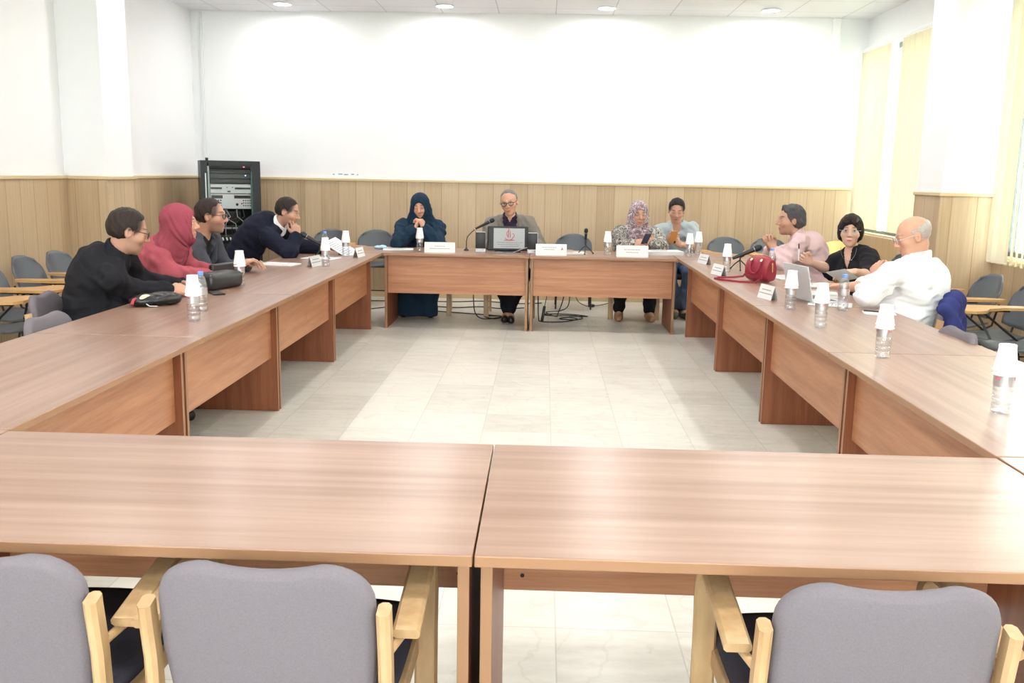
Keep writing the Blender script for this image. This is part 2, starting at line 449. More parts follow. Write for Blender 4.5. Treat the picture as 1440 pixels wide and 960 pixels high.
sc.cycles.max_bounces = 10; sc.cycles.diffuse_bounces = 6; sc.cycles.transparent_max_bounces = 16
sc.cycles.caustics_reflective = False; sc.cycles.caustics_refractive = False; sc.cycles.sample_clamp_indirect = 6.

# ------------------------------------------------------------------ tables
TZ = .74; TT = .026
def make_table(L, D, over, name, label, group, loc, rotz, inset=.012):
    """long axis X, inner (modesty) side is +Y; legs set back from the +Y edge by `over`"""
    t = thing(name, label, 'table', loc, rotz, group)
    b = MB().box((0, 0, TZ-TT/2), (L-.004, D, TT), bevel=.003); o = b.build('table_top', 'wood_top', t)
    o.data.materials.append(M['edge'])
    for p in o.data.polygons:
        if abs(p.normal.z) < .5: p.material_index = 1
    yl = D/2-over; y0 = -D/2+.06
    for s in (-1, 1):
        x = s*(L/2-inset-.0125)
        q = MB().box((x, (yl+y0)/2, (TZ-TT)/2), (.025, yl-y0, TZ-TT-.002), bevel=.001).build('leg_panel', 'wood_leg', t)
        q.data.materials.append(M['edge'])
        for p in q.data.polygons:
            if p.normal.y > .9 or p.normal.y < -.9: p.material_index = 1
    q = MB().box((0, yl-.045, .525), (L-2*inset-.052, .018, .36), bevel=.001).build('modesty_panel', 'wood_panel', t)
    for s in (-1, 1):
        MB().lathe([(.006, 0), (.006, .002)], (s*(L/2-.09), yl-.0545, .39), 10, axis=(0, -1, 0)).build('screw_cap', 'screw_black', q)
    return t
GT = 'wood laminate conference tables joined in a rectangle'
pos = ['next to the near row', 'second from the near row', 'third from the near row', 'farthest from the camera']
ycs = [(2.60, 4.19), (4.19, 5.738), (5.738, 7.326), (7.326, 8.93)]
for i, (y0, y1) in enumerate(ycs):
    make_table(y1-y0, .80, .10, 'conference_table', f'brown laminate table in the left row, {pos[i]}', GT, (-1.95, (y0+y1)/2, 0), -PI/2)
    make_table(y1-y0, .80, .085, 'conference_table', f'brown laminate table in the right row, {pos[i]}', GT, (1.70, (y0+y1)/2, 0), PI/2)
for x0, x1, n in ((-1.545, -.126, 'left'), (-.126, 1.295, 'right')):
    make_table(x1-x0, .80, .05, 'conference_table', f'brown laminate table in the far row under the back wall, {n} one of two', GT, ((x0+x1)/2, 9.362, 0), PI)
    make_table(x1-x0, .80, .05, 'conference_table', f'brown laminate table nearest the camera, {n} one of two', GT, ((x0+x1)/2, 2.184, 0), 0)
def corner_table(cx, cy_, label, sx, sy):
    t = thing('corner_table', label, 'table', (cx, cy_, 0), 0, 'square corner tops of the table rectangle')
    o = MB().box((0, 0, TZ-TT/2), (.796, .82, TT), bevel=.003).build('table_top', 'wood_top', t)
    o.data.materials.append(M['edge'])
    for p in o.data.polygons:
        if abs(p.normal.z) < .5: p.material_index = 1
    MB().box((sx*.33, sy*.33, (TZ-TT)/2), (.06, .06, TZ-TT-.002), bevel=.003).build('leg', 'wood_leg', t)
corner_table(-1.945, 9.347, 'square brown corner table at the far left of the rectangle', -1, 1)
corner_table(1.699, 9.347, 'square brown corner table at the far right of the rectangle', 1, 1)
corner_table(-1.945, 2.184, 'square brown corner table at the near left of the rectangle', -1, -1)
corner_table(1.699, 2.184, 'square brown corner table at the near right of the rectangle', 1, -1)

# ------------------------------------------------------------------ chairs
def make_armchair(label, group):
    t = thing('armchair', label, 'chair', (0, 0, 0), 0, group)
    def seat(u, v):
        x = (u-.5)*.44; y = -.19+v*.43
        x *= 1-.10*abs(2*v-1)**4
        z = .435+.012*(1-(2*u-1)**2)-.045*max(0, v-.8)-.010*math.sin(v*PI)
        return (x, y, z)
    MB().grid(seat, 16, 16, .055).build('seat', 'seat_fabric', t, smooth='all')
    W2, z0, z1 = .208, .42, .785
    b = MB(); rt, rb = .095, .05
    R = [(W2-rt+rt*math.sin(PI*k/16), z1-rt*.85+rt*.85*math.cos(PI*k/16)) for k in range(9)]
    R += [(W2+.002, (z0+z1)/2)]+[(W2-rb+rb*math.sin(PI/2+PI*k/12)-.012, z0+rb+rb*math.cos(PI/2+PI*k/12)) for k in range(7)]
    top = [(x, z1-.011*(1-(x/(W2-rt))**2)) for x in [(-1+2*q/8)*(W2-rt) for q in range(1, 8)]]
    P = R+[(-x, z) for x, z in R[::-1]]+top
    cb = lambda x, z: -.255-.16*(z-.45)+.55*x*x   # hollow towards the sitter
    def ring(off, sc_):
        out = []
        for x, z in P:
            X = x*sc_; Z = (z0+z1)/2+(z-(z0+z1)/2)*sc_
            out.append(b.bm.verts.new((X, cb(X, Z)+off, Z)))
        return out
    lay = [ring(-.022, .0), ring(-.022, .6), ring(-.022, .9), ring(-.016, .975), ring(0, 1.), ring(.016, .975), ring(.024, .9), ring(.026, .6), ring(.026, 0)]
    n = len(P)
    for A, B in zip(lay, lay[1:]):
        for k in range(n): b.bm.faces.new((A[k], A[(k+1) % n], B[(k+1) % n], B[k]))
    bmesh.ops.remove_doubles(b.bm, verts=b.bm.verts, dist=1e-5)
    b.build('backrest', 'grey_fabric', t, smooth='all')
    def strip(pts, w, th):
        """laminated strip that keeps its width along X round every bend"""
        b2 = MB(); rings = []; e = min(w, th)*.28
        for i, p in enumerate(pts):
            d = Vector(pts[min(i+1, len(pts)-1)])-Vector(pts[max(i-1, 0)]); d.normalize()
            nx = Vector((1, 0, 0)); nb = nx.cross(d).normalized()
            rings.append([b2.bm.verts.new(Vector(p)+nx*x+nb*y) for x, y in ((w/2, th/2-e), (w/2-e, th/2), (-w/2+e, th/2), (-w/2, th/2-e), (-w/2, -th/2+e), (-w/2+e, -th/2), (w/2-e, -th/2), (w/2, -th/2+e))])
        for A, B in zip(rings, rings[1:]):
            for k in range(8): b2.bm.faces.new((A[k], A[(k+1) % 8], B[(k+1) % 8], B[k]))
        b2.bm.faces.new(rings[0]); b2.bm.faces.new(rings[-1][::-1]); return b2
    for s in (-1, 1):
        strip([(s*.226, -.29, 0), (s*.226, -.262, .40), (s*.226, -.272, .58), (s*.226, -.288, .680), (s*.226, -.289, .692), (s*.226, -.290, .696)], .026, .042).build('rear_leg', 'beech', t, smooth=True)
        arm = [(s*.258, -.232, .618), (s*.258, -.225, .620), (s*.256, -.12, .632), (s*.254, .0, .643), (s*.252, .05, .645)]
        for k in range(1, 9):
            a = PI/2*k/8; arm.append((s*.252, .05+.075*math.sin(a), .570+.075*math.cos(a)))
        arm += [(s*.25, .127, .45), (s*.248, .135, .25), (s*.246, .145, 0)]
        strip(arm, .054, .022).build('arm_leg', 'beech', t, smooth=True)
        MB().tube([(s*.250, -.19, .604), (s*.226, -.262, .59)], .009, 8).build('arm_dowel', 'beech', t)
        MB().box((s*.222, -.06, .405), (.022, .40, .045), bevel=.004).build('seat_rail', 'beech', t)
    MB().box((0, -.255, .39), (.42, .02, .05), bevel=.004).build('back_rail', 'beech', t)
    return t
GA = 'grey upholstered armchairs around the tables'
AC = []
def armchair(x, y, ang, label, group=GA):
    """ang: world direction the chair faces, degrees from +x"""
    if not AC: o = make_armchair(label, group); AC.append(o); o.location = (x, y, 0); o.rotation_euler = (0, 0, math.radians(ang-90)); return o
    return copy_thing(AC[0], (x, y, 0), math.radians(ang-90), label, group)
armchair(-.504, 1.915, 89.5, 'grey armchair with beech arms in the foreground, middle one of three')
armchair(.647, 1.905, 90.5, 'grey armchair with beech arms in the foreground, rightmost of three')
armchair(-1.067, 1.92, 90.5, 'grey armchair with beech arms in the foreground, cut by the left edge')

def make_tablet_chair(label, group, shell='grey_plastic'):
    t = thing('tablet_chair', label, 'chair', (0, 0, 0), 0, group)
    def seat(u, v):
        x = (u-.5)*.43*(1-.18*abs(2*v-1)**3); y = -.2+v*.42
        return (x, y, .445+.02*(2*u-1)**2+.015*math.cos(v*2*PI)-.03*max(0, v-.75)*2)
    MB().grid(seat, 14, 14, .014).build('seat', shell, t, smooth='all')
    def back(u, v):
        q = 2*u-1; z = .50+v*.33
        wv = .215*(1-.30*max(0, (v-.55)/.45)**3)*(1-.12*max(0, (.3-v)/.3)**2)
        return (q*wv, -.235-.10*v+.06*q*q, z-.045*abs(q)**3*(1 if v > .5 else -.5)*abs(2*v-1))
    MB().grid(back, 16, 12, .016).build('backrest', shell, t, smooth='all')
    fr = MB()
    for s in (-1, 1):
        fr.tube([(s*.2, .19, 0), (s*.19, .13, .425), (s*.19, -.12, .425), (s*.2, -.22, 0)], .0095, 8)
        fr.tube([(s*.16, -.15, .42), (s*.16, -.235, .46), (s*.16, -.275, .62)], .008, 8)
    fr.tube([(-.19, .0, .422), (.19, 0, .422)], .009, 8); fr.tube([(-.195, -.19, .12), (.195, -.19, .12)], .007, 8)
    fr.build('frame', 'black_metal', t, smooth=True)
    st = MB()
    st.tube([(.19, .10, .43), (.26, .19, .63), (.26, .22, .655)], .008, 8).tube([(.19, -.10, .43), (.26, .14, .63), (.26, .17, .655)], .008, 8)
    st.tube([(.26, -.02, .655), (.26, .34, .655)], .008, 8)
    st.build('tablet_support', 'black_metal', t, smooth=True)
    poly = [(.30, -.20), (.33, -.1), (.34, .1), (.34, .30), (.32, .38), (.26, .41), (.10, .41), (.02, .38), (.0, .32), (.03, .24), (.14, .17), (.20, .05), (.22, -.18), (.25, -.22)]
    MB().prism(poly, .018, Matrix.Translation((0, 0, .674))).build('writing_tablet', 'tablet', t)
    return t
GC = 'tablet-arm chairs lined up along the walls'
TC = {}
def tchair(x, y, ang, label, shell='grey_plastic'):
    if shell not in TC:
        o = make_tablet_chair(label, GC, shell); TC[shell] = o; o.location = (x, y, 0); o.rotation_euler = (0, 0, math.radians(ang-90)); return o
    return copy_thing(TC[shell], (x, y, 0), math.radians(ang-90), label, GC)
tchair(-3.66, 6.42, 0, 'grey tablet-arm chair cut by the left edge, by the wood-panelled wall')
tchair(-3.66, 6.97, 2, 'grey tablet-arm chair by the left wall, left one behind the man in black')
tchair(-3.64, 7.42, -2, 'grey tablet-arm chair by the left wall, touching the back of the man in black')
tchair(-3.66, 9.28, 0, 'grey tablet-arm chair seen between the man in black and the red headscarf')
tchair(-3.60, 5.86, 0, 'grey tablet-arm chair by the left wall, mostly outside the left edge')
for x, lab in ((-2.51, 'grey tablet-arm chair at the back wall, behind the microphone of the man in navy'),
               (-1.98, 'grey tablet-arm chair at the back wall, left of the teal headscarf'),
               (.36, 'grey tablet-arm chair at the back wall, behind the small tripod microphone'),
               (2.14, 'grey tablet-arm chair at the back wall, right of the man in the pale t-shirt'),
               (2.64, 'grey tablet-arm chair at the back wall, just left of the man in pink')):
    tchair(x, 10.80, -90, lab)
tchair(3.28, 10.45, -100, 'yellow plywood tablet-arm chair in the back right corner', 'ply')
tchair(3.22, 9.22, 180, 'grey tablet-arm chair below the far window, just right of the woman in black')
tchair(3.22, 8.78, 178, 'grey tablet-arm chair below the far window, behind the bald man')
tchair(3.12, 7.16, 182, 'grey tablet-arm chair by the right wall, left one under the blind')
tchair(3.12, 6.56, 178, 'grey tablet-arm chair cut by the right edge, under the blind')
tchair(3.15, 6.12, 180, 'grey tablet-arm chair by the right wall, only its tablet inside the right edge')
# ------------------------------------------------------------------ people: signed-distance sculpting + surface nets
V3 = lambda *a: np.array(a[0] if len(a) == 1 else a, float)
def nrm(v): v = np.asarray(v, float); return v/(np.linalg.norm(v)+1e-12)
def adir(deg, pitch=0.):
    a = math.radians(deg); p = math.radians(pitch)
    return np.array([math.cos(a)*math.cos(p), math.sin(a)*math.cos(p), math.sin(p)])

class SDF:
    def __init__(s): s.ops = []
    # A: 3x3 rows = axes
    def cone(s, a, b, ra, rb, k=.02, sub=False):
        a, b = V3(a), V3(b); r = max(ra, rb)
        s.ops.append(('c', (a, b, ra, rb), np.minimum(a, b)-r, np.maximum(a, b)+r, k, sub)); return s
    def chain(s, pts, rs, k=.02):
        for p, q, r0, r1 in zip(pts, pts[1:], rs, rs[1:]): s.cone(p, q, r0, r1, k)
        return s
    def ell(s, c, r, A=None, k=.02, sub=False):
        c, r = V3(c), V3(r); A = np.eye(3) if A is None else np.asarray(A, float)
        e = np.sqrt(((A*r[:, None])**2).sum(0))
        s.ops.append(('e', (c, r, A), c-e, c+e, k, sub)); return s
    def cut(s, p, n, k=.004):
        """remove the side n points to"""
        s.ops.append(('p', (V3(p), nrm(n)), None, None, k, True)); return s
    def func(s, f): s.ops.append(('f', f, None, None, 0, False)); return s
    def mesh(s, h, within=None):
        adds = [o for o in s.ops if o[0] in 'ce' and not o[5]]
        lo = np.min([o[2] for o in adds], 0)-4*h-.012; hi = np.max([o[3] for o in adds], 0)+4*h+.012
        n = np.ceil((hi-lo)/h).astype(int)+1
        d = np.full(n, .15, np.float32)
        ax = [lo[i]+h*np.arange(n[i]) for i in range(3)]
        for typ, pr, l, u, k, sub in s.ops:
            if typ == 'f':
                d += pr(ax[0][:, None, None], ax[1][None, :, None], ax[2][None, None, :]).astype(np.float32); continue
            if typ == 'p': sl = (slice(None),)*3
            else:
                m = max(k, 3*h)*1.2+h
                i0 = np.clip(np.floor((l-m-lo)/h).astype(int), 0, n-1); i1 = np.clip(np.ceil((u+m-lo)/h).astype(int)+1, 1, n)
                if np.any(i1 <= i0): continue
                sl = tuple(slice(p, q) for p, q in zip(i0, i1))
            X = ax[0][sl[0]][:, None, None]; Y = ax[1][sl[1]][None, :, None]; Z = ax[2][sl[2]][None, None, :]
            if typ == 'c':
                a, b, ra, rb = pr; ab = b-a; L2 = float(ab@ab)+1e-12
                t = np.clip(((X-a[0])*ab[0]+(Y-a[1])*ab[1]+(Z-a[2])*ab[2])/L2, 0, 1)
                e = np.sqrt((X-a[0]-t*ab[0])**2+(Y-a[1]-t*ab[1])**2+(Z-a[2]-t*ab[2])**2)-(ra+t*(rb-ra))
            elif typ == 'e':
                c, r, A = pr
                q = [((X-c[0])*A[i, 0]+(Y-c[1])*A[i, 1]+(Z-c[2])*A[i, 2]) for i in range(3)]
                k0 = np.sqrt(sum((q[i]/r[i])**2 for i in range(3))); k1 = np.sqrt(sum((q[i]/r[i]**2)**2 for i in range(3)))+1e-9
                e = k0*(k0-1)/k1
                e = np.where(k0 < 1e-3, -r.min(), e)
            else:
                p, nn = pr; e = -((X-p[0])*nn[0]+(Y-p[1])*nn[1]+(Z-p[2])*nn[2])
            a_ = d[sl]; e = e.astype(np.float32)
            if sub: a_, e = -a_, e      # max(d,-e) = -smin(-d,e)
            if k > 0:
                hh = np.clip(.5+.5*(e-a_)/k, 0, 1); r_ = e*(1-hh)+a_*hh-k*hh*(1-hh)
            else: r_ = np.minimum(a_, e)
            d[sl] = -r_ if sub else r_
        return nets(d, lo, h)

def nets(d, lo, h):
    s = d < 0
    sh = np.array(d.shape)-1
    cnt = np.zeros(sh, np.int8)
    cor = [(i, j, k) for i in (0, 1) for j in (0, 1) for k in (0, 1)]
    for i, j, k in cor: cnt += s[i:i+sh[0], j:j+sh[1], k:k+sh[2]]
    act = (cnt > 0) & (cnt < 8)
    ijk = np.argwhere(act); idx = np.full(sh, -1, np.int32); idx[act] = np.arange(len(ijk))
    val = {c: d[ijk[:, 0]+c[0], ijk[:, 1]+c[1], ijk[:, 2]+c[2]] for c in cor}
    acc = np.zeros((len(ijk), 3)); num = np.zeros(len(ijk))
    for c in cor:
        for a in range(3):
            if c[a]: continue
            e = list(c); e[a] = 1; da, db = val[c], val[tuple(e)]
            m = (da < 0) != (db < 0); t = np.where(m, da/np.where(m, da-db, 1), 0)
            p = np.array(c, float)[None].repeat(len(ijk), 0); p[:, a] = t
            acc[m] += p[m]; num[m] += 1
    V = (ijk+acc/num[:, None])*h+lo
    F = []
    for a in range(3):
        b, c = (a+1) % 3, (a+2) % 3
        A = np.moveaxis(s, (a, b, c), (0, 1, 2)); I = np.moveaxis(idx, (a, b, c), (0, 1, 2))
        e = A[:-1] != A[1:]; e = e[:, 1:-1, 1:-1]
        w = np.argwhere(e); i, j, k = w[:, 0], w[:, 1]+1, w[:, 2]+1
        q = np.stack([I[i, j-1, k-1], I[i, j, k-1], I[i, j, k], I[i, j-1, k]], 1)
        ins = A[i, j, k]; q[~ins] = q[~ins][:, ::-1]
        F.append(q)
    F = np.concatenate(F); F = F[(F >= 0).all(1)]
    return V, F

def sdf_obj(name, S, h, m, parent, colf=None, smooth_it=1):
    V, F = S.mesh(h)
    org = np.array(parent.location)
    for _ in range(smooth_it):   # light laplacian to remove grid steps
        acc = np.zeros_like(V); num = np.zeros(len(V))
        for a in range(4):
            np.add.at(acc, F[:, a], V[F[:, (a+1) % 4]]); np.add.at(num, F[:, a], 1)
        V = V*.5+.5*acc/np.maximum(num, 1)[:, None]
    me = bpy.data.meshes.new(name)
    me.vertices.add(len(V)); me.vertices.foreach_set('co', (V-org).astype(np.float32).ravel())
    me.loops.add(len(F)*4); me.loops.foreach_set('vertex_index', F.ravel().astype(np.int32))
    me.polygons.add(len(F)); me.polygons.foreach_set('loop_start', np.arange(0, len(F)*4, 4, dtype=np.int32))
    me.polygons.foreach_set('use_smooth', np.ones(len(F), bool))
    me.update(calc_edges=True); me.validate()
    if colf is not None:
        col = colf(V); ca = me.color_attributes.new('Col', 'FLOAT_COLOR', 'POINT')
        ca.data.foreach_set('color', np.concatenate([col, np.ones((len(V), 1))], 1).astype(np.float32).ravel())
    o = bpy.data.objects.new(name, me); C.objects.link(o); o.parent = parent
    me.materials.append(M[m] if isinstance(m, str) else m)
    return o

def mk_skin():
    m = mat('skin', srgb(200, 150, 125), .5); t = NT(m)
    a = t.n('ShaderNodeVertexColor', layer_name='Col'); t.l(a.outputs[0], t.b.inputs['Base Color'])
    t.b.inputs['Specular IOR Level'].default_value = .35
    return m
M['skin'] = mk_skin()
def cloth(name, c, var=.12, scale=9., rough=.9, bump=.25):
    m = mat(name, c, rough); t = NT(m); o = t.obj()
    n = t.noise(o, scale*12, 2); c2 = tuple(min(1, x*(1+var)) for x in c[:3])+(1,)
    t.l(t.mix(n, tuple(x*(1-var) for x in c[:3])+(1,), c2), t.b.inputs['Base Color'])
    t.bump(t.noise(o, scale*40, 2), bump, .002); t.b.inputs['Specular IOR Level'].default_value = .2
    return m
def pattern(name, stops, scale, dist=1.5):
    m = mat(name, (1, 1, 1, 1), .85); t = NT(m); o = t.obj()
    v = t.n('ShaderNodeTexNoise', i_Scale=scale, i_Detail=2., i_Distortion=dist); t.l(o, v.inputs[0])
    r = t.ramp(v.outputs['Fac'], stops); r.node.color_ramp.interpolation = 'CONSTANT'
    t.l(r, t.b.inputs['Base Color']); t.b.inputs['Specular IOR Level'].default_value = .2
    return m

def sstep(a, b, x): t = np.clip((x-a)/(b-a), 0, 1); return t*t*(3-2*t)

def hand(S, W, d, palm, side, curl=.5, thumb=.5, spread=.12, sc_=1.):
    """W wrist, d finger direction, palm = palm-facing normal; side=+1 thumb on +lat"""
    d = nrm(d); palm = nrm(palm-d*(palm@d)); lat = np.cross(palm, d)*side
    W = V3(W); kn = []
    for i, (o, L) in enumerate(((.033, .088), (.011, .094), (-.011, .090), (-.031, .080))):
        k = W+(d*L+lat*o)*sc_; S.cone(W+lat*o*.55*sc_, k, .0165*sc_, .0115*sc_, .014)
        kn.append(k)
    S.ell(W+d*.05*sc_, np.array([.036, .046, .014])*sc_, np.stack([lat, d, palm]), .012)
    for i, (k, ls) in enumerate(zip(kn, ((.042, .026, .021), (.046, .030, .022), (.043, .028, .022), (.034, .021, .019)))):
        ang = 0; p = k; dd = nrm(d+lat*spread*(1.5-i)*.7)
        c = curl[i] if isinstance(curl, (list, tuple)) else curl
        rr = .0095*sc_*(1 if i < 3 else .9)
        for j, l in enumerate(ls):
            ang += c*(.9, 1.15, .7)[j]
            q = p+(dd*math.cos(ang)+palm*math.sin(ang))*l*sc_
            S.cone(p, q, rr*(1-.08*j), rr*(.92-.1*j), .004); p = q
    a = W+(d*.018+lat*.022)*sc_; t1 = nrm(lat*.75+d*.75+palm*.35*thumb)
    b = a+t1*.046*sc_; c = b+nrm(t1+d*.5-lat*.5*thumb+palm*.4*thumb)*.034*sc_; e = c+nrm(d*.8+palm*.5*thumb-lat*.5*thumb)*.027*sc_
    S.chain([a, b, c, e], [.016*sc_, .0125*sc_, .0105*sc_, .0085*sc_], .008)

def ik(S, W, pole, a, b):
    v = W-S; L = np.linalg.norm(v)
    if L > (a+b)*.995: a, b = a*L/(a+b)*1.005, b*L/(a+b)*1.005
    if L < abs(a-b)+.03: L = abs(a-b)+.03
    n = nrm(v); x = (a*a-b*b+L*L)/(2*L); hgt = math.sqrt(max(a*a-x*x, 0)); p = V3(pole); p = nrm(p-n*(p@n))
    return S+n*x+p*hgt

SK = {'light': srgb(202, 154, 130), 'mid': srgb(188, 143, 121), 'tan': srgb(174, 129, 107), 'pale': srgb(212, 170, 150)}

class Person:
    def __init__(s, label, P, Hd, face, head=(0, 0, 0), skin='mid', arms=None, hunch=.03, girth=1., sw=.175, fem=False, hs=1.06,
                 h=.006, beard=0., brow=None, lips=None, scalp=None, legs=None, eyes_down=False, group=None, nk=.148):
        s.P, s.Hd = V3(P), V3(Hd); s.h = h; s.g = girth; s.fem = fem; s.hs = hs
        s.root = thing('person', label, 'person', (P[0], P[1], 0), 0, group)
        F = adir(face); Z = V3(0, 0, 1)
        hy, hp, hr = head
        Fh = adir(hy, hp); Rh = nrm(np.cross(Fh, Z)); Uh = np.cross(Rh, Fh)
        a = math.radians(hr); Rh, Uh = Rh*math.cos(a)+Uh*math.sin(a), Uh*math.cos(a)-Rh*math.sin(a)
        s.HA = np.stack([Rh, Fh, Uh])
        sp0 = nrm(s.Hd-s.P); dn = nrm(sp0*.55+Z*.45)
        s.N = s.Hd-dn*nk*hs-Fh*.03
        s.U = nrm(s.N-s.P); s.len = np.linalg.norm(s.N-s.P)
        s.Ft = nrm(F-s.U*(F@s.U)); s.Rt = np.cross(s.Ft, s.U); s.A = np.stack([s.Rt, s.Ft, s.U])
        s.F = F; s.R = np.cross(F, Z); s.sw = sw
        s.Mid = s.P+(s.N-s.P)*.52-s.Ft*hunch
        s.sh = {}; s.el = {}; s.wr = {}; s.arm = arms or {}
        for k, sg in (('R', 1), ('L', -1)):
            ar = s.arm.get(k, {})
            s.sh[k] = s.N-s.U*.055+s.Rt*sw*sg+s.Ft*ar.get('fwd', .02)+s.U*ar.get('up', 0)
            W = V3(ar.get('w', s.P+s.F*.32+s.R*sg*.14+Z*.13)); s.wr[k] = W
            s.el[k] = V3(ar['e']) if 'e' in ar else ik(s.sh[k], W, ar.get('pole', s.R*sg*.7-Z*.8-s.F*.3), .285, .25)
            if 'e' not in ar and 'w' not in ar: pass
        s.kn, s.an, s.toe, s.hip = {}, {}, {}, {}
        lg = legs or {}
        for k, sg in (('R', 1), ('L', -1)):
            s.hip[k] = s.P+s.R*sg*.085+V3(0, 0, -.03)
            q = lg.get(k, {})
            s.kn[k] = s.P*[1, 1, 0]+s.F*q.get('kf', .42)+s.R*sg*q.get('ks', .12)+V3(0, 0, q.get('kz', .50))
            s.an[k] = s.P*[1, 1, 0]+s.F*q.get('af', .40)+s.R*sg*q.get('as_', .12)+V3(0, 0, .085)
            s.toe[k] = s.an[k]+nrm(s.F+s.R*sg*q.get('out', .15))*.155+V3(0, 0, -.05)
        s.skin(SK[skin], beard, brow, lips, scalp, eyes_down)
    def hp(s, x, y, z):  # head-local point -> world
        return s.Hd+(s.HA.T @ (V3(x, y, z)*s.hs))
    def torso(s, S, e=0., k=.05, belly=0., bust=0.):
        g = s.g; A = s.A; L = s.len/.5
        S.ell(s.P+V3(0, 0, .0), V3(.165*g+e, .125*g+e, .115+e), np.stack([s.R, s.F, V3(0, 0, 1)]), k)
        S.cone(s.P, s.Mid, .105*g+e, .105*g+e, k)
        S.ell(s.P+(s.Mid-s.P)*.75, V3(.142*g+e, .105*g+e, .15*L+e), A, k)
        S.ell(s.Mid+s.U*.10*L, V3(.158*g+e, .112*g+e, .16*L+e), A, k)
        S.cone(s.N-s.U*.085-s.Rt*(s.sw-.05), s.N-s.U*.085+s.Rt*(s.sw-.05), .055+e*.7, .055+e*.7, k)
        S.cone(s.N+s.U*.005, s.sh['R'], .042+e*.6, .044+e*.7, k*.6); S.cone(s.N+s.U*.005, s.sh['L'], .042+e*.6, .044+e*.7, k*.6)
        if belly: S.ell(s.P+s.U*.14+s.F*.05, V3(.14*g+e, .10*g+belly+e, .13+e), A, k)
        if bust:
            for sg in (-1, 1): S.ell(s.Mid+s.U*.05+s.Rt*.068*sg+s.Ft*(.075+e), V3(.065+e*.5, .055+bust, .07), A, .04)
    def skin(s, base, beard, brow, lips, scalp, eyes_down):
        S = SDF(); H = s.hp; hs = s.hs; A = s.HA
        s.torso(S)
        # legs
        for k in 'RL':
            S.chain([s.hip[k], s.kn[k], s.kn[k]*.55+s.an[k]*.45-s.F*.02, s.an[k]], [.082, .056, .052, .036], .03)
            S.chain([s.an[k]-s.F*.04+V3(0, 0, -.045), s.an[k]+(s.toe[k]-s.an[k])*.55, s.toe[k]], [.034, .034, .026], .02)
            S.chain([s.sh[k], s.el[k]], [.05, .04], .03)
            S.chain([s.el[k], s.el[k]*.6+s.wr[k]*.4, s.wr[k]], [.04, .040, .026], .02)
            ar = s.arm.get(k, {})
            d = ar.get('d', s.wr[k]-s.el[k]); pm = V3(ar.get('palm', (0, 0, -1)))
            hand(S, s.wr[k], V3(d), pm, 1 if k == 'L' else -1, ar.get('curl', .45), ar.get('thumb', .5), ar.get('spread', .12), .95 if s.fem else 1.02)
        S.cone(s.N-s.U*.03, H(0, -.028, -.050), .057 if not s.fem else .049, .050 if not s.fem else .044, .016)
        # head
        E = lambda c, r, k=.02, sub=False: S.ell(H(*c), V3(r)*hs, A, k, sub)
        E((0, -.012, .035), (.075, .094, .083)); E((0, .025, -.02), (.060, .064, .085), .025)
        E((0, .034, -.068), (.047, .048, .042), .02); E((0, .066, -.094), (.019, .017, .016), .02)
        for sg in (-1, 1):
            E((sg*.042, .055, -.022), (.024, .024, .022), .025)
            E((sg*.031, .098, .010), (.019, .020, .013), .012, True)
            E((sg*.031, .072, .009), (.0150, .0150, .0125), .004)
            E((sg*.076, -.008, -.002), (.010, .019, .031), .008)
            E((sg*.082, -.002, 0), (.006, .010, .019), .005, True)
            E((sg*.011, .090, -.029), (.009, .010, .007), .006)
        S.cone(H(-.036, .079, .030), H(-.012, .085, .028), .008*hs, .009*hs, .012); S.cone(H(.036, .079, .030), H(.012, .085, .028), .008*hs, .009*hs, .012)
        S.cone(H(0, .083, .022), H(0, .106, -.022), .008*hs, .0125*hs, .012)
        E((0, .0835, -.0555), (.024, .0105, .0055), .006); E((0, .082, -.067), (.020, .0105, .0065), .006)
        S.cone(H(-.022, .090, -.0612), H(.022, .090, -.0612), .0022*hs, .0022*hs, .003, True)
        base3 = np.array(base[:3]); brow3 = np.array((brow or srgb(60, 45, 40))[:3]); lip3 = np.array((lips or tuple(base3*[.80, .58, .58])+(1,))[:3])
        sc3 = np.array((scalp or base)[:3])
        def colf(V):
            q = ((V-s.Hd) @ s.HA.T)/hs
            x, y, z = q[:, 0], q[:, 1], q[:, 2]; ax = np.abs(x)
            c = np.repeat(base3[None], len(V), 0)
            near = (np.abs(q) < .16).all(1)
            def put(w, col):
                w = (w*near)[:, None]; c[:] = c*(1-w)+np.array(col)*w
            fr = sstep(.03, .055, y)
            put(.30*np.exp(-((ax-.045)**2+(z+.03)**2)/.0005)*fr, base3*[1.0, .72, .68])
            if beard: put(beard*sstep(-.030, -.05, z-.25*np.maximum(0, .04-y))*sstep(-.02, .02, y)*(1-np.exp(-((ax/.02)**4+((z+.028)/.018)**4))), np.array([.12, .09, .08]))
            if scalp: put(sstep(.02, .05, z-.9*(y-.05)*(y > .02)+(.02 if True else 0))*sstep(.075, .04, y)*sstep(-.06, -.03, z), sc3)
            put(np.exp(-((x/.021)**4+((z+.061)/.0085)**4))*fr, lip3)
            # brows follow a gentle arch
            zb = .036-.18*np.maximum(0, ax-.03)+.1*np.minimum(0, ax-.03)
            put(.85*np.exp(-(((z-zb)/.0048)**4+((ax-.031)/.0185)**6))*fr, brow3)
            ex = (ax-.031)
            if eyes_down: put(.8*np.exp(-((ex/.015)**4+((z-.004)/.0022)**4))*fr, brow3*.7)
            else:
                put(.9*np.exp(-((ex/.0125)**4+((z-.009)/.0052)**4))*sstep(.068, .074, y), (.75, .72, .70))
                put(.97*np.exp(-((ex/.0058)**6+((z-.009)/.0060)**6))*sstep(.070, .076, y), (.035, .022, .018))
                put(.75*np.exp(-((ex/.0145)**4+((z-.0150)/.0022)**4))*fr, brow3*.6)
            return c
        s.body = sdf_obj('body', S, s.h, 'skin', s.root, colf)
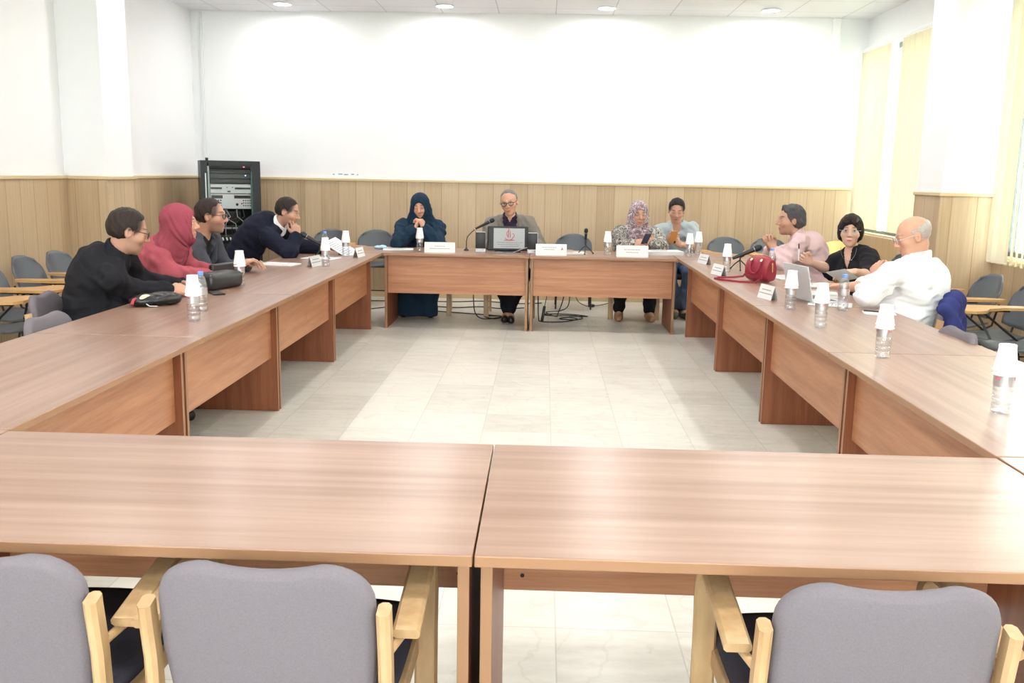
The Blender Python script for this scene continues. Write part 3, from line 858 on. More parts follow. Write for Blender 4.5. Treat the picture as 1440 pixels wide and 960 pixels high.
    # ---- clothing
    def sleeves(s, S, e, end=.93, ru=.054, rf=.043, k=.03, start=0):
        for a in 'RL':
            E = s.el[a]; cuff = E+(s.wr[a]-E)*max(end, 0.02)
            if end >= 0: S.chain([s.sh[a], E, cuff], [ru+e, (ru+rf)/2+e*.9-.002, rf+e*.7-.006], k)
            else: S.chain([s.sh[a], s.sh[a]+(E-s.sh[a])*(1+end)], [ru+e, ru+e-.004], k)
    def folds(s, amp, f=1.):
        o = s.P
        def fn(X, Y, Z):
            x, y, z = (X-o[0])*f, (Y-o[1])*f, (Z-o[2])*f
            return 1.5*amp*(np.sin(31*x+17*z+4*np.sin(13*y+9*z))*np.sin(23*y-19*z+3*np.sin(11*x+5*z))+.6*np.sin(47*z+21*x-15*y+2*np.sin(27*x+19*y))+.5*np.abs(np.sin(26*x-33*z+22*y+3*np.sin(14*z+9*x))))
        return fn
    def top(s, name, m, e=.014, end=.93, neck=.062, vee=None, belly=0., bust=0., fold=.0028, hem=None, ru=.054, rf=.043, open_=None, collar=None, k=.05, scoop=0.):
        S = SDF(); s.torso(S, e, k, belly, bust); s.sleeves(S, e, end, ru, rf)
        S.func(s.folds(fold))
        nb = s.N+s.U*.02
        S.cone(nb-s.U*.0, nb+s.U*.14, neck, neck+.02, .01, True)          # neck hole
        if scoop: S.ell(s.N+s.Ft*.075-s.U*.02, V3(scoop, .06, scoop*1.1), s.A, .01, True)
        if vee:  # (depth, half width at top)
            dp, wt = vee
            for q in np.linspace(0, 1, 9):
                c = s.N+s.U*(.03-dp*q)+s.Ft*(.11+.05*q)
                S.ell(c, V3(max(wt*(1-q), .006), .12, dp/9*1.1), s.A, .006, True)
        if hem is not None: S.cut(s.P+V3(0, 0, hem), (0, 0, -1))
        return sdf_obj(name, S, s.h, m, s.root)
    def collar_ring(s, name, m, r=.071, hgt=.042, th=.007, gap=.35, tilt=.55):
        """folded shirt collar standing round the neck, open at the front"""
        S = SDF(); n = 16; nd = nrm(s.hp(0, -.02, -.055)-(s.N-s.U*.03)); f = nrm(s.Ft-nd*(s.Ft@nd)); rt = np.cross(f, nd)
        c0 = s.N+nd*.012
        def pt(a, z, dr=0.): return c0+rt*(r+dr)*math.sin(a)+f*((r+dr)*math.cos(a)*1.02-.002)+nd*(z-tilt*.045*(math.cos(a)+.2))
        for i in range(n):
            a0 = gap+(2*PI-2*gap)*i/n; a1 = gap+(2*PI-2*gap)*(i+1)/n
            for q in range(8): z = -.018+(hgt+.018)*q/7; dr = .008-.012*q/7; S.cone(pt(a0, z, dr), pt(a1, z, dr), th, th, .01)
            pass
        for sg in (-1, 1):  # collar points
            a = sg*gap; S.chain([pt(a, hgt*.8, 0), pt(a*1.1, -.01, .012), pt(a*1.25, -.045, .016)], [th, th*1.2, th*.8], .008)
        return sdf_obj(name, S, s.h*.8, m, s.root)
    def trousers(s, m, e=.016, name='trousers'):
        S = SDF(); g = s.g
        S.ell(s.P, V3(.168*g+e, .128*g+e, .112+e), np.stack([s.R, s.F, V3(0, 0, 1)]), .05)
        for k in 'RL':
            S.chain([s.hip[k], s.kn[k], s.kn[k]*.5+s.an[k]*.5, s.an[k]+V3(0, 0, .035)], [.084+e, .06+e, .055+e, .05+e], .03)
        S.func(s.folds(.003)); S.cut(s.P+V3(0, 0, .07), (0, 0, 1))
        return sdf_obj(name, S, max(s.h, .007), m, s.root)
    def shoes(s, m):
        for k in 'RL':
            S = SDF(); f = nrm((s.toe[k]-s.an[k])*[1, 1, 0]); a = s.an[k]
            S.chain([a-f*.05+V3(0, 0, -.045), a+f*.06+V3(0, 0, -.045), a+f*.17+V3(0, 0, -.052)], [.043, .044, .036], .02)
            S.cone(a+V3(0, 0, -.02), a+V3(0, 0, .02), .046, .042, .02)
            S.cut(V3(a[0], a[1], .002), (0, 0, -1))
            sdf_obj('shoe', S, max(s.h, .006), m, s.root)
    def hair(s, m, kind='short', vol=1., name='hair'):
        S = SDF(); H = s.hp; hs = s.hs; A = s.HA
        E = lambda c, r, k=.015, sub=False: S.ell(H(*c), V3(r)*hs, A, k, sub)
        v = .010*vol
        E((0, -.014, .037), (.0755+v, .095+v, .083+v*1.4))
        if kind == 'bob':
            E((0, -.04, -.02), (.078+v, .07+v, .085), .03); 
            for sg in (-1, 1): E((sg*.07, .012, -.005), (.022, .04, .06), .03)
            E((0, .045, .085), (.055, .045, .03), .03)
        if kind == 'wavy':
            for q in range(9):
                a = q*.7; E((.05*math.sin(a*2.1), .05-.016*q, .105-.004*q), (.03, .022, .02), .012)
            E((0, -.06, -.02), (.066+v, .05+v, .06), .03)
        if kind in ('short', 'buzz', 'wavy', 'curly', 'receding'): E((0, -.047, -.002), (.066+v*.4, .056+v*.4, .050), .03)
        if kind == 'curly':
            rr = random.Random(4)
            for q in range(46):
                a = rr.uniform(0, 2*PI); b = rr.uniform(.12, 1.0)
                E((.078*math.cos(a)*math.cos(b), -.014+.1*math.sin(a)*math.cos(b), .038+.088*math.sin(b)), (.014, .014, .012), .012)
        # clear the face, ears and nape
        if kind == 'bob':
            E((0, .115, -.025), (.060, .08, .090), .01, True); S.cut(H(0, 0, -.085), -A[2])
        elif kind == 'balding':
            S.cut(H(0, -.06, .070), nrm(A[2]+A[1]*.30), .012); S.cut(H(0, .012, 0), nrm(A[1]-A[2]*.25), .012)
            for sg in (-1, 1): E((sg*.088, -.002, -.020), (.03, .024, .036), .006, True)
            S.cut(H(0, -.05, -.055), nrm(-A[2]-A[1]*.35), .01)
        else:
            fy = {'buzz': -.010, 'receding': -.026, 'wavy': .006, 'curly': .0}.get(kind, .0)
            S.cut(H(0, .064+fy, .085), nrm(A[1]-A[2]*.55), .014)
            for sg in (-1, 1):
                E((sg*.088, -.006, -.020), (.028, .024, .036), .006, True)
                E((sg*.072, .070+fy, .050), (.030, .036, .034), .012, True)
                E((sg*.095, .040, -.040), (.04, .042, .045), .008, True)
            S.cut(H(0, -.06, -.046 if kind != 'wavy' else -.06), nrm(-A[2]-A[1]*.30), .014)
        q0 = s.Hd
        S.func(lambda X, Y, Z: .0022*np.sin(190*(X-q0[0])+50*(Z-q0[2])+2*np.sin(60*(Y-q0[1])))*np.sin(150*(Y-q0[1])-90*(Z-q0[2]))+.0015*np.sin(90*(X-q0[0])-70*(Y-q0[1])+80*(Z-q0[2])))
        return sdf_obj(name, S, s.h*.8, m, s.root)
    def glasses(s, m, lens='lens', r=.021, down=0., th=.0022, arms=True):
        b = MB(); H = lambda x, y, z: Vector(s.hp(x, y, z)-np.array(s.root.location)); z0 = .006+down
        for sg in (-1, 1):
            ring = [H(sg*.033+r*1.12*math.cos(2*PI*k/20), .1035-.012*(abs(1.12*math.cos(2*PI*k/20)*r+sg*.033*sg)/.06)**2, z0+r*.82*math.sin(2*PI*k/20)*(1-.1*math.sin(2*PI*k/20))) for k in range(20)]
            b.tube(ring, th*s.hs, 6, closed=True)
            if arms: b.tube([H(sg*.055, .094, z0+.006), H(sg*.074, .075, z0+.006), H(sg*.081, .0, z0+.012), H(sg*.079, -.02, z0+.0)], th*.9*s.hs, 6)
        b.tube([H(-.011, .102, z0+.004), H(0, .107, z0+.007), H(.011, .102, z0+.004)], th*s.hs, 6)
        o = b.build('glasses', m, s.root, smooth=True)
        L = MB()
        for sg in (-1, 1):
            n = 16; cv = [L.bm.verts.new(H(sg*.033+r*1.08*math.cos(2*PI*k/n), .1025, z0+r*.8*math.sin(2*PI*k/n))) for k in range(n)]
            cb = [L.bm.verts.new(v.co-Vector(s.HA[1])*.0012) for v in cv]
            L.bm.faces.new(cv); L.bm.faces.new(cb[::-1])
            for k in range(n): L.bm.faces.new((cv[k], cb[k], cb[(k+1) % n], cv[(k+1) % n]))
        L.build('lens', lens, o)
        return o
    def scarf(s, m, drape=.12, loose=1., name='headscarf', open_=(.057, .082), front=0.):
        S = SDF(); H = s.hp; hs = s.hs; A = s.HA
        E = lambda c, r, k=.02, sub=False: S.ell(H(*c), V3(r)*hs, A, k, sub)
        v = .012*loose
        E((0, -.016, .036), (.079+v, .098+v, .088+v)); E((0, -.02, -.05), (.076+v, .085+v, .09), .04)
        E((0, .020, -.10), (.05+v, .045+v, .035), .03); E((0, .004, -.028), (.084+v, .078+v, .085), .03)
        for sg in (-1, 1): S.cone(H(sg*.045, -.03, -.05), s.N+s.Rt*sg*.085*loose-s.U*.02, .05, .055, .05)
        S.cone(H(0, -.02, -.06), s.N+s.U*.01, .078+v, .088+v, .04)
        S.ell(s.N-s.U*.035, V3(.15, .115, .07+drape*.3), s.A, .05)
        S.ell(s.N-s.U*(.03+drape*.6)+s.Ft*.07, V3(.105, .07, .07+drape*.55), s.A, .05)
        o = s.Hd
        ax, ay, az = s.HA
        def fn(X, Y, Z):
            x = (X-o[0])*ax[0]+(Y-o[1])*ax[1]+(Z-o[2])*ax[2]; y = (X-o[0])*ay[0]+(Y-o[1])*ay[1]+(Z-o[2])*ay[2]; z = (X-o[0])*az[0]+(Y-o[1])*az[1]+(Z-o[2])*az[2]
            w = 1/(1+np.exp((z-.03)/.035))
            a = np.arctan2(x, -y+.05)
            return w*(.0036*np.sin(62*(z+.35*y)+9*a+2.2*np.sin(7*a+20*z))+.0024*np.sin(38*z-14*a+3*np.sin(30*y)))+.0010*np.sin(45*z+25*y+10*x)
        S.func(fn)
        E((0, .108, -.012), (open_[0], .066, open_[1]), .008, True)
        return sdf_obj(name, S, s.h*.85, m, s.root)
    def lapels(s, m, dp, wt, e):
        """jacket lapels lying along the V opening"""
        S = SDF()
        for sg in (-1, 1):
            p = [s.N+s.U*.035+s.Rt*sg*.062-s.Ft*.015, s.N+s.U*.0+s.Rt*sg*(wt+.012)+s.Ft*.06, s.N-s.U*dp*.4+s.Rt*sg*(wt*.72+.02)+s.Ft*(.105+e), s.N-s.U*dp*.85+s.Rt*sg*.022+s.Ft*(.13+e)]
            for a, b, r0, r1 in zip(p, p[1:], (.012, .018, .024), (.018, .024, .008)):
                S.cone(a, b, r0, r1, .01)
        return S
# ------------------------------------------------------------------ the eleven people
M['c_black'] = cloth('black_shirt_cloth', srgb(33, 32, 37), .2)
M['c_red'] = cloth('coral_red_cloth', srgb(164, 80, 90), .08)
M['c_red2'] = cloth('coral_scarf_cloth', srgb(150, 70, 84), .08)
M['c_grey'] = cloth('charcoal_suit_cloth', srgb(72, 73, 81), .12)
M['c_navy'] = cloth('navy_suit_cloth', srgb(28, 30, 46), .12)
M['c_white'] = cloth('white_shirt_cloth', srgb(238, 238, 240), .02)
M['c_teal'] = cloth('dark_teal_cloth', srgb(27, 48, 66), .12)
M['c_taupe'] = cloth('taupe_blazer_cloth', srgb(124, 119, 112), .10)
M['c_plum'] = cloth('dark_plum_shirt', srgb(48, 38, 58), .1)
M['c_tee'] = cloth('pale_grey_tee', srgb(166, 176, 182), .05)
M['c_pink'] = cloth('pale_pink_shirt', srgb(206, 178, 180), .04)
M['c_jeans'] = cloth('blue_jeans', srgb(88, 106, 134), .15)
M['c_dark'] = cloth('dark_trousers', srgb(30, 30, 36), .12)
M['c_pattern'] = pattern('grey_animal_print', [(0, srgb(176, 172, 164)), (.45, srgb(74, 70, 70)), (.53, srgb(158, 154, 146)), (.58, srgb(60, 57, 60)), (.64, srgb(164, 158, 152))], 15, 2.2)
M['c_scarfpat'] = pattern('rose_grey_scarf_print', [(0, srgb(124, 104, 114)), (.44, srgb(180, 166, 170)), (.50, srgb(140, 112, 118)), (.57, srgb(206, 198, 198)), (.63, srgb(104, 90, 108))], 12, 2.)
def hairm(name, c): return cloth(name, c, .35, 14, .6, .5)
M['h_black'] = hairm('black_hair', srgb(34, 28, 28)); M['h_grey'] = hairm('grey_hair', srgb(118, 116, 116)); M['h_salt'] = hairm('greying_dark_hair', srgb(78, 76, 78))
M['h_brown'] = hairm('dark_brown_hair', srgb(48, 38, 35)); M['h_white'] = hairm('thin_grey_hair', srgb(176, 168, 162))
M['shoe_dark'] = mat('dark_shoe', srgb(36, 32, 34), .4); M['shoe_tan'] = mat('tan_shoe', srgb(168, 120, 84), .5); M['shoe_olive'] = mat('olive_trainer', srgb(96, 100, 84), .6)

Z3 = V3(0, 0, 1)
# 1 black shirt
p = Person('man in a black shirt and glasses leaning on the left table', (-2.70, 5.42, .56), (-2.41, 5.37, 1.135), 14, (32, -14, 0), 'mid',
           {'R': dict(w=(-2.235, 5.50, .785), e=(-2.44, 5.36, .81), d=(.8, .6, -.05), palm=(-.2, .5, -.8), curl=.55, up=-.01),
            'L': dict(w=(-2.26, 5.78, .785), e=(-2.50, 5.72, .81), d=(.85, -.25, -.05), palm=(0, -.5, -.8), curl=.5)}, hunch=.07, girth=1.16, sw=.19, h=.005, nk=.135, beard=.25, scalp=srgb(70, 56, 52), hs=1.10)
p.top('shirt', 'c_black', .016, .93, .056, fold=.004, hem=-.10, belly=.03); p.collar_ring('collar', 'c_black')
p.trousers('c_dark'); p.shoes('shoe_dark'); p.hair('h_brown', 'short', .45); p.glasses('black_plastic')
# 2 red headscarf
p = Person('woman in a coral red top and matching headscarf at the left table', (-2.78, 6.24, .56), (-2.42, 6.19, 1.135), 2, (12, 2, 0), 'light',
           {'R': dict(w=(-2.22, 6.12, .80), e=(-2.42, 6.00, .815), d=(.5, .8, .0), palm=(-.4, .3, -.8), curl=.5),
            'L': dict(w=(-2.25, 6.40, .79), e=(-2.48, 6.45, .81), d=(.8, -.5, 0), palm=(0, -.3, -.9), curl=.5)}, hunch=.04, girth=1.18, sw=.18, fem=True, h=.005, lips=srgb(190, 100, 100), hs=1.06)
p.top('blouse', 'c_red', .022, .92, .05, fold=.004, bust=.02, hem=-.1, ru=.062, rf=.05); p.scarf('c_red2', .16); p.trousers('c_dark'); p.shoes('shoe_dark')
# 3 charcoal suit
p = Person('man in a charcoal suit jacket and glasses, in front of the equipment rack', (-2.80, 6.95, .56), (-2.45, 6.86, 1.16), 2, (6, -2, 0), 'mid',
           {'R': dict(w=(-2.25, 6.83, .79), pole=(-.2, -.5, -.9)), 'L': dict(w=(-2.25, 7.05, .79), pole=(-.2, .5, -.9))}, hunch=.03, girth=1.05, sw=.185, h=.006, beard=.45, scalp=srgb(80, 62, 56))
p.top('shirt', 'c_black', .010, .97, .058, hem=-.05); p.top('jacket', 'c_grey', .026, .90, .066, vee=(.40, .13), hem=-.14, ru=.056, rf=.047)
sdf_obj('lapel', p.lapels('c_grey', .40, .13, .026), p.h, 'c_grey', p.root)
p.trousers('c_grey'); p.shoes('shoe_dark'); p.hair('h_brown', 'buzz', .5); p.glasses('black_plastic')
# 4 navy suit, hand on cheek
p = Person('man in a navy suit resting his cheek on his hand at the left table', (-2.86, 8.60, .56), (-2.32, 8.46, 1.135), -4, (-2, -16, 0), 'mid',
           {'R': dict(w=(-2.215, 8.35, .925), e=(-2.25, 8.24, .785), d=(-.10, .22, .95), palm=(-.45, .88, .1), curl=[.6, .8, .95, 1.1], thumb=.1),
            'L': dict(w=(-2.03, 8.72, .80), e=(-2.28, 8.74, .80), d=(.9, -.1, .05), palm=(0, 0, -1), curl=.6)}, hunch=.10, girth=1.12, sw=.185, h=.006, scalp=srgb(64, 52, 48), beard=.2)
p.top('shirt', 'c_white', .010, .96, .057, hem=-.05); p.collar_ring('shirt_collar', 'c_white', .068, .04)
p.top('jacket', 'c_navy', .026, .90, .068, vee=(.26, .06), hem=-.14, ru=.056, rf=.048)
p.trousers('c_navy'); p.shoes('shoe_dark'); p.hair('h_brown', 'short', .45)
# 5 teal headscarf, hands clasped in front of mouth
p = Person('woman in a dark teal headscarf and gown with hands clasped before her mouth', (-1.315, 10.16, .56), (-1.312, 9.97, 1.150), -90, (-90, -12, -4), 'light',
           {'R': dict(w=(-1.335, 9.73, .935), e=(-1.50, 9.72, .785), d=(.30, .12, .75), palm=(.75, .1, -.25), curl=.95, thumb=.9, fwd=.03),
            'L': dict(w=(-1.245, 9.73, .945), e=(-1.10, 9.71, .785), d=(-.40, .12, .75), palm=(-.75, .1, -.25), curl=.85, thumb=.9, fwd=.03)}, hunch=.05, girth=1.10, sw=.185, fem=True, eyes_down=True, hs=1.08, legs={'R': dict(af=.26), 'L': dict(af=.26)})
p.top('gown', 'c_teal', .024, .80, .05, fold=.005, bust=.012, ru=.064, rf=.056)
S = SDF(); S.ell(p.P, (.20, .18, .13), None, .05); S.chain([p.hip['R'], p.kn['R']], [.11, .10], .05); S.chain([p.hip['L'], p.kn['L']], [.11, .10], .05)
for k in 'RL': S.chain([p.kn[k], p.kn[k]*[1, 1, 0]+p.F*-.02+V3(0, 0, .05)], [.095, .10], .08)
S.cone(p.kn['R'], p.kn['L'], .10, .10, .05); S.cone(p.kn['R']*[1, 1, 0]+V3(0, 0, .26)-p.F*.02, p.kn['L']*[1, 1, 0]+V3(0, 0, .26)-p.F*.02, .095, .095, .06); S.cone((p.kn['R']*[1, 1, 0]+V3(0, 0, .08)), (p.kn['L']*[1, 1, 0]+V3(0, 0, .08)), .085, .085, .06)
S.func(lambda X, Y, Z: .006*np.sin(34*X+3*np.sin(5*Z))*(Z < .5)); S.cut((0, 0, .02), (0, 0, -1)); sdf_obj('skirt', S, .008, 'c_teal', p.root)
p.scarf('c_teal', .16, 1.25, open_=(.056, .080)); p.shoes('shoe_dark')
# 6 taupe blazer, speaking
p = Person('grey-haired man with glasses in a taupe blazer speaking at the middle of the far table', (-.335, 10.12, .56), (-.366, 9.92, 1.212), -90, (-97, -8, -9), 'light',
           {'R': dict(w=(-.50, 9.66, .79), pole=(-.6, .3, -.8)), 'L': dict(w=(-.13, 9.68, .79), pole=(.6, .3, -.8))}, hunch=.03, girth=1.05, sw=.192, hs=1.12, brow=srgb(120, 110, 105), legs={'R': dict(kf=.36, af=.44, as_=.02, ks=.10), 'L': dict(kf=.38, af=.46, as_=.0, ks=.14)})
p.top('shirt', 'c_plum', .010, .96, .055, hem=-.05, vee=(.05, .03)); p.collar_ring('shirt_collar', 'c_plum', .066, .034, gap=.5)
p.top('blazer', 'c_taupe', .026, .90, .068, vee=(.40, .10), hem=-.14, ru=.056, rf=.05, fold=.0035)
sdf_obj('lapel', p.lapels('c_taupe', .40, .10, .026), p.h, 'c_taupe', p.root)
p.trousers('c_dark'); p.shoes('shoe_dark'); p.hair('h_grey', 'receding', .35); p.glasses('black_plastic', th=.003)
# 7 patterned headscarf, phone
p = Person('woman in a patterned headscarf and animal-print top looking at a dark phone', (1.0, 10.18, .56), (1.0, 9.97, 1.120), -90, (-84, -10, 0), 'mid',
           {'R': dict(w=(.93, 9.74, .815), e=(.80, 9.86, .79), d=(.85, -.25, .30), palm=(.2, .5, -.6), curl=.5),
            'L': dict(w=(1.14, 9.75, .825), e=(1.235, 9.86, .79), d=(-.75, -.12, .48), palm=(-.35, .65, .35), curl=.75)}, hunch=.04, girth=1.18, sw=.18, fem=True, eyes_down=True, lips=srgb(176, 84, 88), hs=1.10,
           legs={'R': dict(kf=.34, af=.22, as_=.17, ks=.16, out=.1), 'L': dict(kf=.34, af=.24, as_=.15, ks=.14, out=.1)})
p.top('tunic', 'c_pattern', .024, .90, .05, fold=.004, bust=.02, hem=-.12, ru=.066, rf=.054); p.scarf('c_scarfpat', .10, .8, open_=(.056, .082)); p.trousers('c_dark'); p.shoes('shoe_tan')
# 8 pale tee, phone
p = Person('young dark-haired man in a pale grey t-shirt holding an orange-brown phone', (1.50, 10.52, .56), (1.445, 10.33, 1.150), -92, (-98, -18, 2), 'mid',
           {'R': dict(w=(1.335, 10.09, .81), e=(1.27, 10.30, .775), d=(.25, -.45, .55), palm=(.7, .3, .1), curl=.7),
            'L': dict(w=(1.46, 10.08, .80), e=(1.63, 10.27, .78), d=(-.6, -.25, .45), palm=(-.6, .4, .1), curl=.75)}, hunch=.05, girth=.98, sw=.18, eyes_down=True, hs=1.08, scalp=srgb(40, 34, 34),
           legs={'R': dict(kf=.40, af=.30, as_=.02), 'L': dict(kf=.42, af=.34, ks=.10, as_=.06)})
p.top('t_shirt', 'c_tee', .016, -.25, .062, fold=.004, hem=-.14, scoop=.05, ru=.058)
p.trousers('c_jeans', name='jeans'); p.shoes('shoe_olive'); p.hair('h_black', 'short', .7)
# 9 pink shirt, clasped hands
p = Person('man with greying dark hair in a pale pink shirt, hands clasped under his chin', (2.42, 8.26, .56), (2.185, 8.41, 1.150), 174, (180, -2, 0), 'mid',
           {'R': dict(w=(2.00, 8.33, .935), e=(2.06, 8.56, .785), d=(-.30, -.35, .62), palm=(-.1, -.85, -.35), curl=.9, thumb=.9),
            'L': dict(w=(2.005, 8.235, .925), e=(2.07, 8.10, .785), d=(-.35, .28, .66), palm=(-.1, .85, -.35), curl=.85, thumb=.9)}, hunch=.07, girth=1.08, sw=.185, hs=1.12, beard=.15)
p.top('shirt', 'c_pink', .018, .62, .058, vee=(.12, .03), fold=.005, hem=-.14, ru=.06, rf=.054); p.collar_ring('collar', 'c_pink', gap=.5)
p.trousers('c_dark'); p.shoes('shoe_dark'); p.hair('h_salt', 'wavy', .9)
MB().box(tuple(p.N+p.Ft*.10-p.U*.16-np.array(p.root.location)), (.012, .014, .03), bevel=.002).build('clip_microphone', 'black_plastic', p.root)
# 10 black blouse, facing the camera
p = Person('woman with short black hair in a black blouse, holding up a pen', (2.62, 7.62, .56), (2.455, 7.60, 1.108), -150, (-110, -2, 0), 'pale',
           {'R': dict(w=(2.17, 7.66, .85), e=(2.38, 7.78, .775), d=(-.75, -.22, .42), palm=(.1, -.85, -.2), curl=.8, thumb=.8, up=-.02),
            'L': dict(w=(2.335, 7.06, .835), e=(2.50, 7.20, .79), d=(-.85, .10, -.05), palm=(.1, .15, -.9), curl=.5, up=-.02)}, hunch=.03, girth=1.06, sw=.165, fem=True, lips=srgb(206, 120, 124), hs=1.07, brow=srgb(70, 55, 50))
p.top('blouse', 'c_black', .02, .05, .052, vee=(.20, .06), fold=.004, bust=.02, hem=-.12, ru=.064, rf=.056)
p.trousers('c_dark'); p.shoes('shoe_dark'); p.hair('h_black', 'bob', .9); p.glasses('silver', th=.0013)
p.glasses('black_plastic', down=.088, r=.024, arms=False)  # sunglasses pushed up on the hair
b = MB()
H = lambda x, y, z: Vector(p.hp(x, y, z)-np.array(p.root.location))
b.tube([H(.055*math.cos(t), .086-.028*math.sin(t), -.115-.10*math.sin(t)) for t in np.linspace(0, PI, 15)], .0016, 6); b.build('necklace', 'chrome', p.root, smooth=True)
# 11 white shirt, bald
p = Person('bald man with glasses in a white shirt at the right table', (2.27, 5.92, .56), (2.275, 5.855, 1.170), 145, (172, -18, 0), 'light',
           {'L': dict(w=(2.12, 5.97, .90), e=(1.985, 5.735, .825), d=(.0, .35, .5), palm=(.7, .4, -.3), curl=.9, fwd=.05),
            'R': dict(w=(2.00, 6.30, .80), e=(2.22, 6.28, .82), d=(-.8, -.1, .1), palm=(0, -.3, -.8), curl=.6)}, hunch=.07, girth=1.24, sw=.195, h=.005, hs=1.05, brow=srgb(130, 112, 105))
p.top('shirt', 'c_white', .018, .30, .06, fold=.006, hem=-.10, ru=.062, rf=.058, belly=.02); p.collar_ring('collar', 'c_white')
p.trousers('c_dark'); p.shoes('shoe_dark'); p.hair('h_white', 'balding', .15); p.glasses('silver', th=.0016)
# ------------------------------------------------------------------ chairs under and around the tables
PC = 'grey upholstered armchairs around the tables'
armchair(-2.58, 5.28, 8, 'grey armchair under the man in black, its back just left of him')
armchair(-2.15, 4.47, 0, 'empty grey armchair pushed under the left table, nearest on that side')
armchair(-2.70, 6.24, 0, 'grey armchair under the woman in coral red')
armchair(-2.72, 6.95, 0, 'grey armchair under the man in the charcoal suit')
armchair(-2.78, 8.60, 0, 'grey armchair under the man in navy')
armchair(-1.24, 10.05, -90, 'grey armchair under the woman in the teal headscarf')
armchair(-.345, 10.02, -90, 'grey armchair under the man in the taupe blazer')
armchair(.985, 10.08, -90, 'grey armchair under the woman in the patterned headscarf')
armchair(1.50, 10.44, -92, 'grey armchair under the man in the pale t-shirt')
armchair(2.42, 8.24, 178, 'grey armchair under the man in pink')
armchair(2.60, 7.66, -165, 'grey armchair under the woman in black')
armchair(2.24, 5.93, 150, 'grey armchair under the bald man, with a dark blue jacket on its back')
armchair(1.80, 4.68, 180, 'empty grey armchair under the right table, just right of the blue jacket')

# dark blue jacket over the chair back: chair at (2.24, 5.93) facing 150 degrees
t = thing('jacket', 'dark blue jacket hung over the chair back of the bald man', 'jacket', (2.52, 5.77, .45))
ca, sa = math.cos(math.radians(150-90)), math.sin(math.radians(150-90))
cw = lambda x, y, z: (2.24+ca*x-sa*y, 5.93+sa*x+ca*y, z)
S = SDF()
S.chain([cw(-.20, -.295, .765), cw(-.07, -.315, .80), cw(.08, -.315, .80), cw(.20, -.295, .765)], [.034, .04, .042, .036], .03)
for x0, w in ((-.15, .05), (-.02, .052), (.12, .054)): S.chain([cw(x0, -.335, .77), cw(x0*1.05, -.36, .47)], [w*.8, w], .05)
S.func(lambda X, Y, Z: .007*np.sin(70*(X*ca+Y*sa)+6*np.sin(9*Z)))
sdf_obj('body', S, .007, 'navy_cloth', t)
S = SDF(); S.chain([cw(.19, -.30, .77), cw(.235, -.335, .62), cw(.22, -.34, .48)], [.042, .042, .038], .03); S.func(lambda X, Y, Z: .004*np.sin(80*Z+20*X)); sdf_obj('sleeve', S, .007, 'navy_cloth', t)

# ------------------------------------------------------------------ equipment rack
t = thing('equipment_rack', 'tall dark equipment rack with a glass door, silver units and cables', 'rack', (-3.62, 10.76, 0), .40)
w_, d_, h_ = .64, .56, 1.60
b = MB()
b.box((-w_/2+.012, 0, h_/2), (.024, d_, h_)).box((w_/2-.012, 0, h_/2), (.024, d_, h_)).box((0, d_/2-.01, h_/2), (w_-.05, .02, h_-.05)).box((0, 0, h_-.015), (w_-.048, d_, .03)).box((0, 0, .05), (w_-.048, d_, .1))
b.build('cabinet', 'black_metal', t)
b = MB(); y = -d_/2-.012
b.box((-w_/2+.035, y, h_/2+.02), (.07, .022, h_-.06)).box((w_/2-.05, y, h_/2+.02), (.10, .022, h_-.06)).box((0, y, h_-.03), (w_-.17, .022, .06)).box((0, y, .16), (w_-.17, .022, .2))
dr = b.build('door', 'black_metal', t)
MB().box((-.015, y, .86), (w_-.172, .006, 1.24)).build('door_glass', 'rack_glass', dr)
MB().box((w_/2-.096, y-.012, .86), (.008, .004, 1.24)).box((-w_/2+.072, y-.012, .86), (.008, .004, 1.24)).build('door_edge', 'green_edge', dr)
MB().box((-w_/2+.05, y-.014, 1.15), (.012, .008, .62)).build('handle', 'silver', dr)
MB().tube([(-w_/2+.075, -.2, h_), (-w_/2+.075, -.2, h_+.03)], .016, 12).build('lifting_eye', 'black_metal', t)
yf = -.21
for sx in (-1, 1): MB().box((sx*.235+.0, yf+.01, .85), (.022, .022, 1.38)).build('mounting_rail', 'grey_metal', t)
def unit(name, z, hh, m='silver', dep=.30):
    return MB().box((0, yf+dep/2-.005, z), (.44, dep, hh), bevel=.003).build(name, m, t)
u = unit('receiver', 1.535, .045, 'black_plastic'); MB().box((.15, yf-.007, 1.535), (.014, .006, .008)).build('indicator', 'led_red', u)
u = unit('receiver', 1.485, .045, 'black_plastic')
u = unit('disc_player', 1.43, .05, 'black_plastic'); MB().lathe([(.006, 0), (.006, .004)], (.165, yf-.006, 1.44), 12, axis=(0, -1, 0)).build('indicator', 'led_blue', u)
u = unit('disc_player', 1.375, .045, 'black_plastic')
u = unit('amplifier', 1.29, .10)
MB().box((-.155, yf-.008, 1.295), (.12, .008, .022)).box((.13, yf-.008, 1.295), (.17, .008, .022)).build('slot', 'black_plastic', u)
MB().box((-.02, yf-.010, 1.26), (.035, .012, .016)).box((-.04, yf-.010, 1.305), (.012, .012, .010)).box((.02, yf-.010, 1.305), (.012, .012, .010)).build('button', 'black_plastic', u)
u = unit('control_panel', 1.15, .165)
MB().box((-.15, yf-.008, 1.20), (.12, .008, .035)).box((.125, yf-.008, 1.20), (.18, .008, .035)).build('display', 'black_plastic', u)
kb = MB()
for i in range(4):
    for j in range(3):
        kb.box((-.19+.026*i, yf-.009, 1.16-.028*j), (.015, .010, .012)); kb.box((.135+.024*i, yf-.009, 1.16-.028*j), (.014, .010, .012))
kb.build('keypad', 'black_plastic', u)
kn = MB(); kn.lathe([(.016, 0), (.014, .016)], (.065, yf-.005, 1.115), 16, axis=(0, -1, 0)); kn.build('knob', 'black_plastic', u)
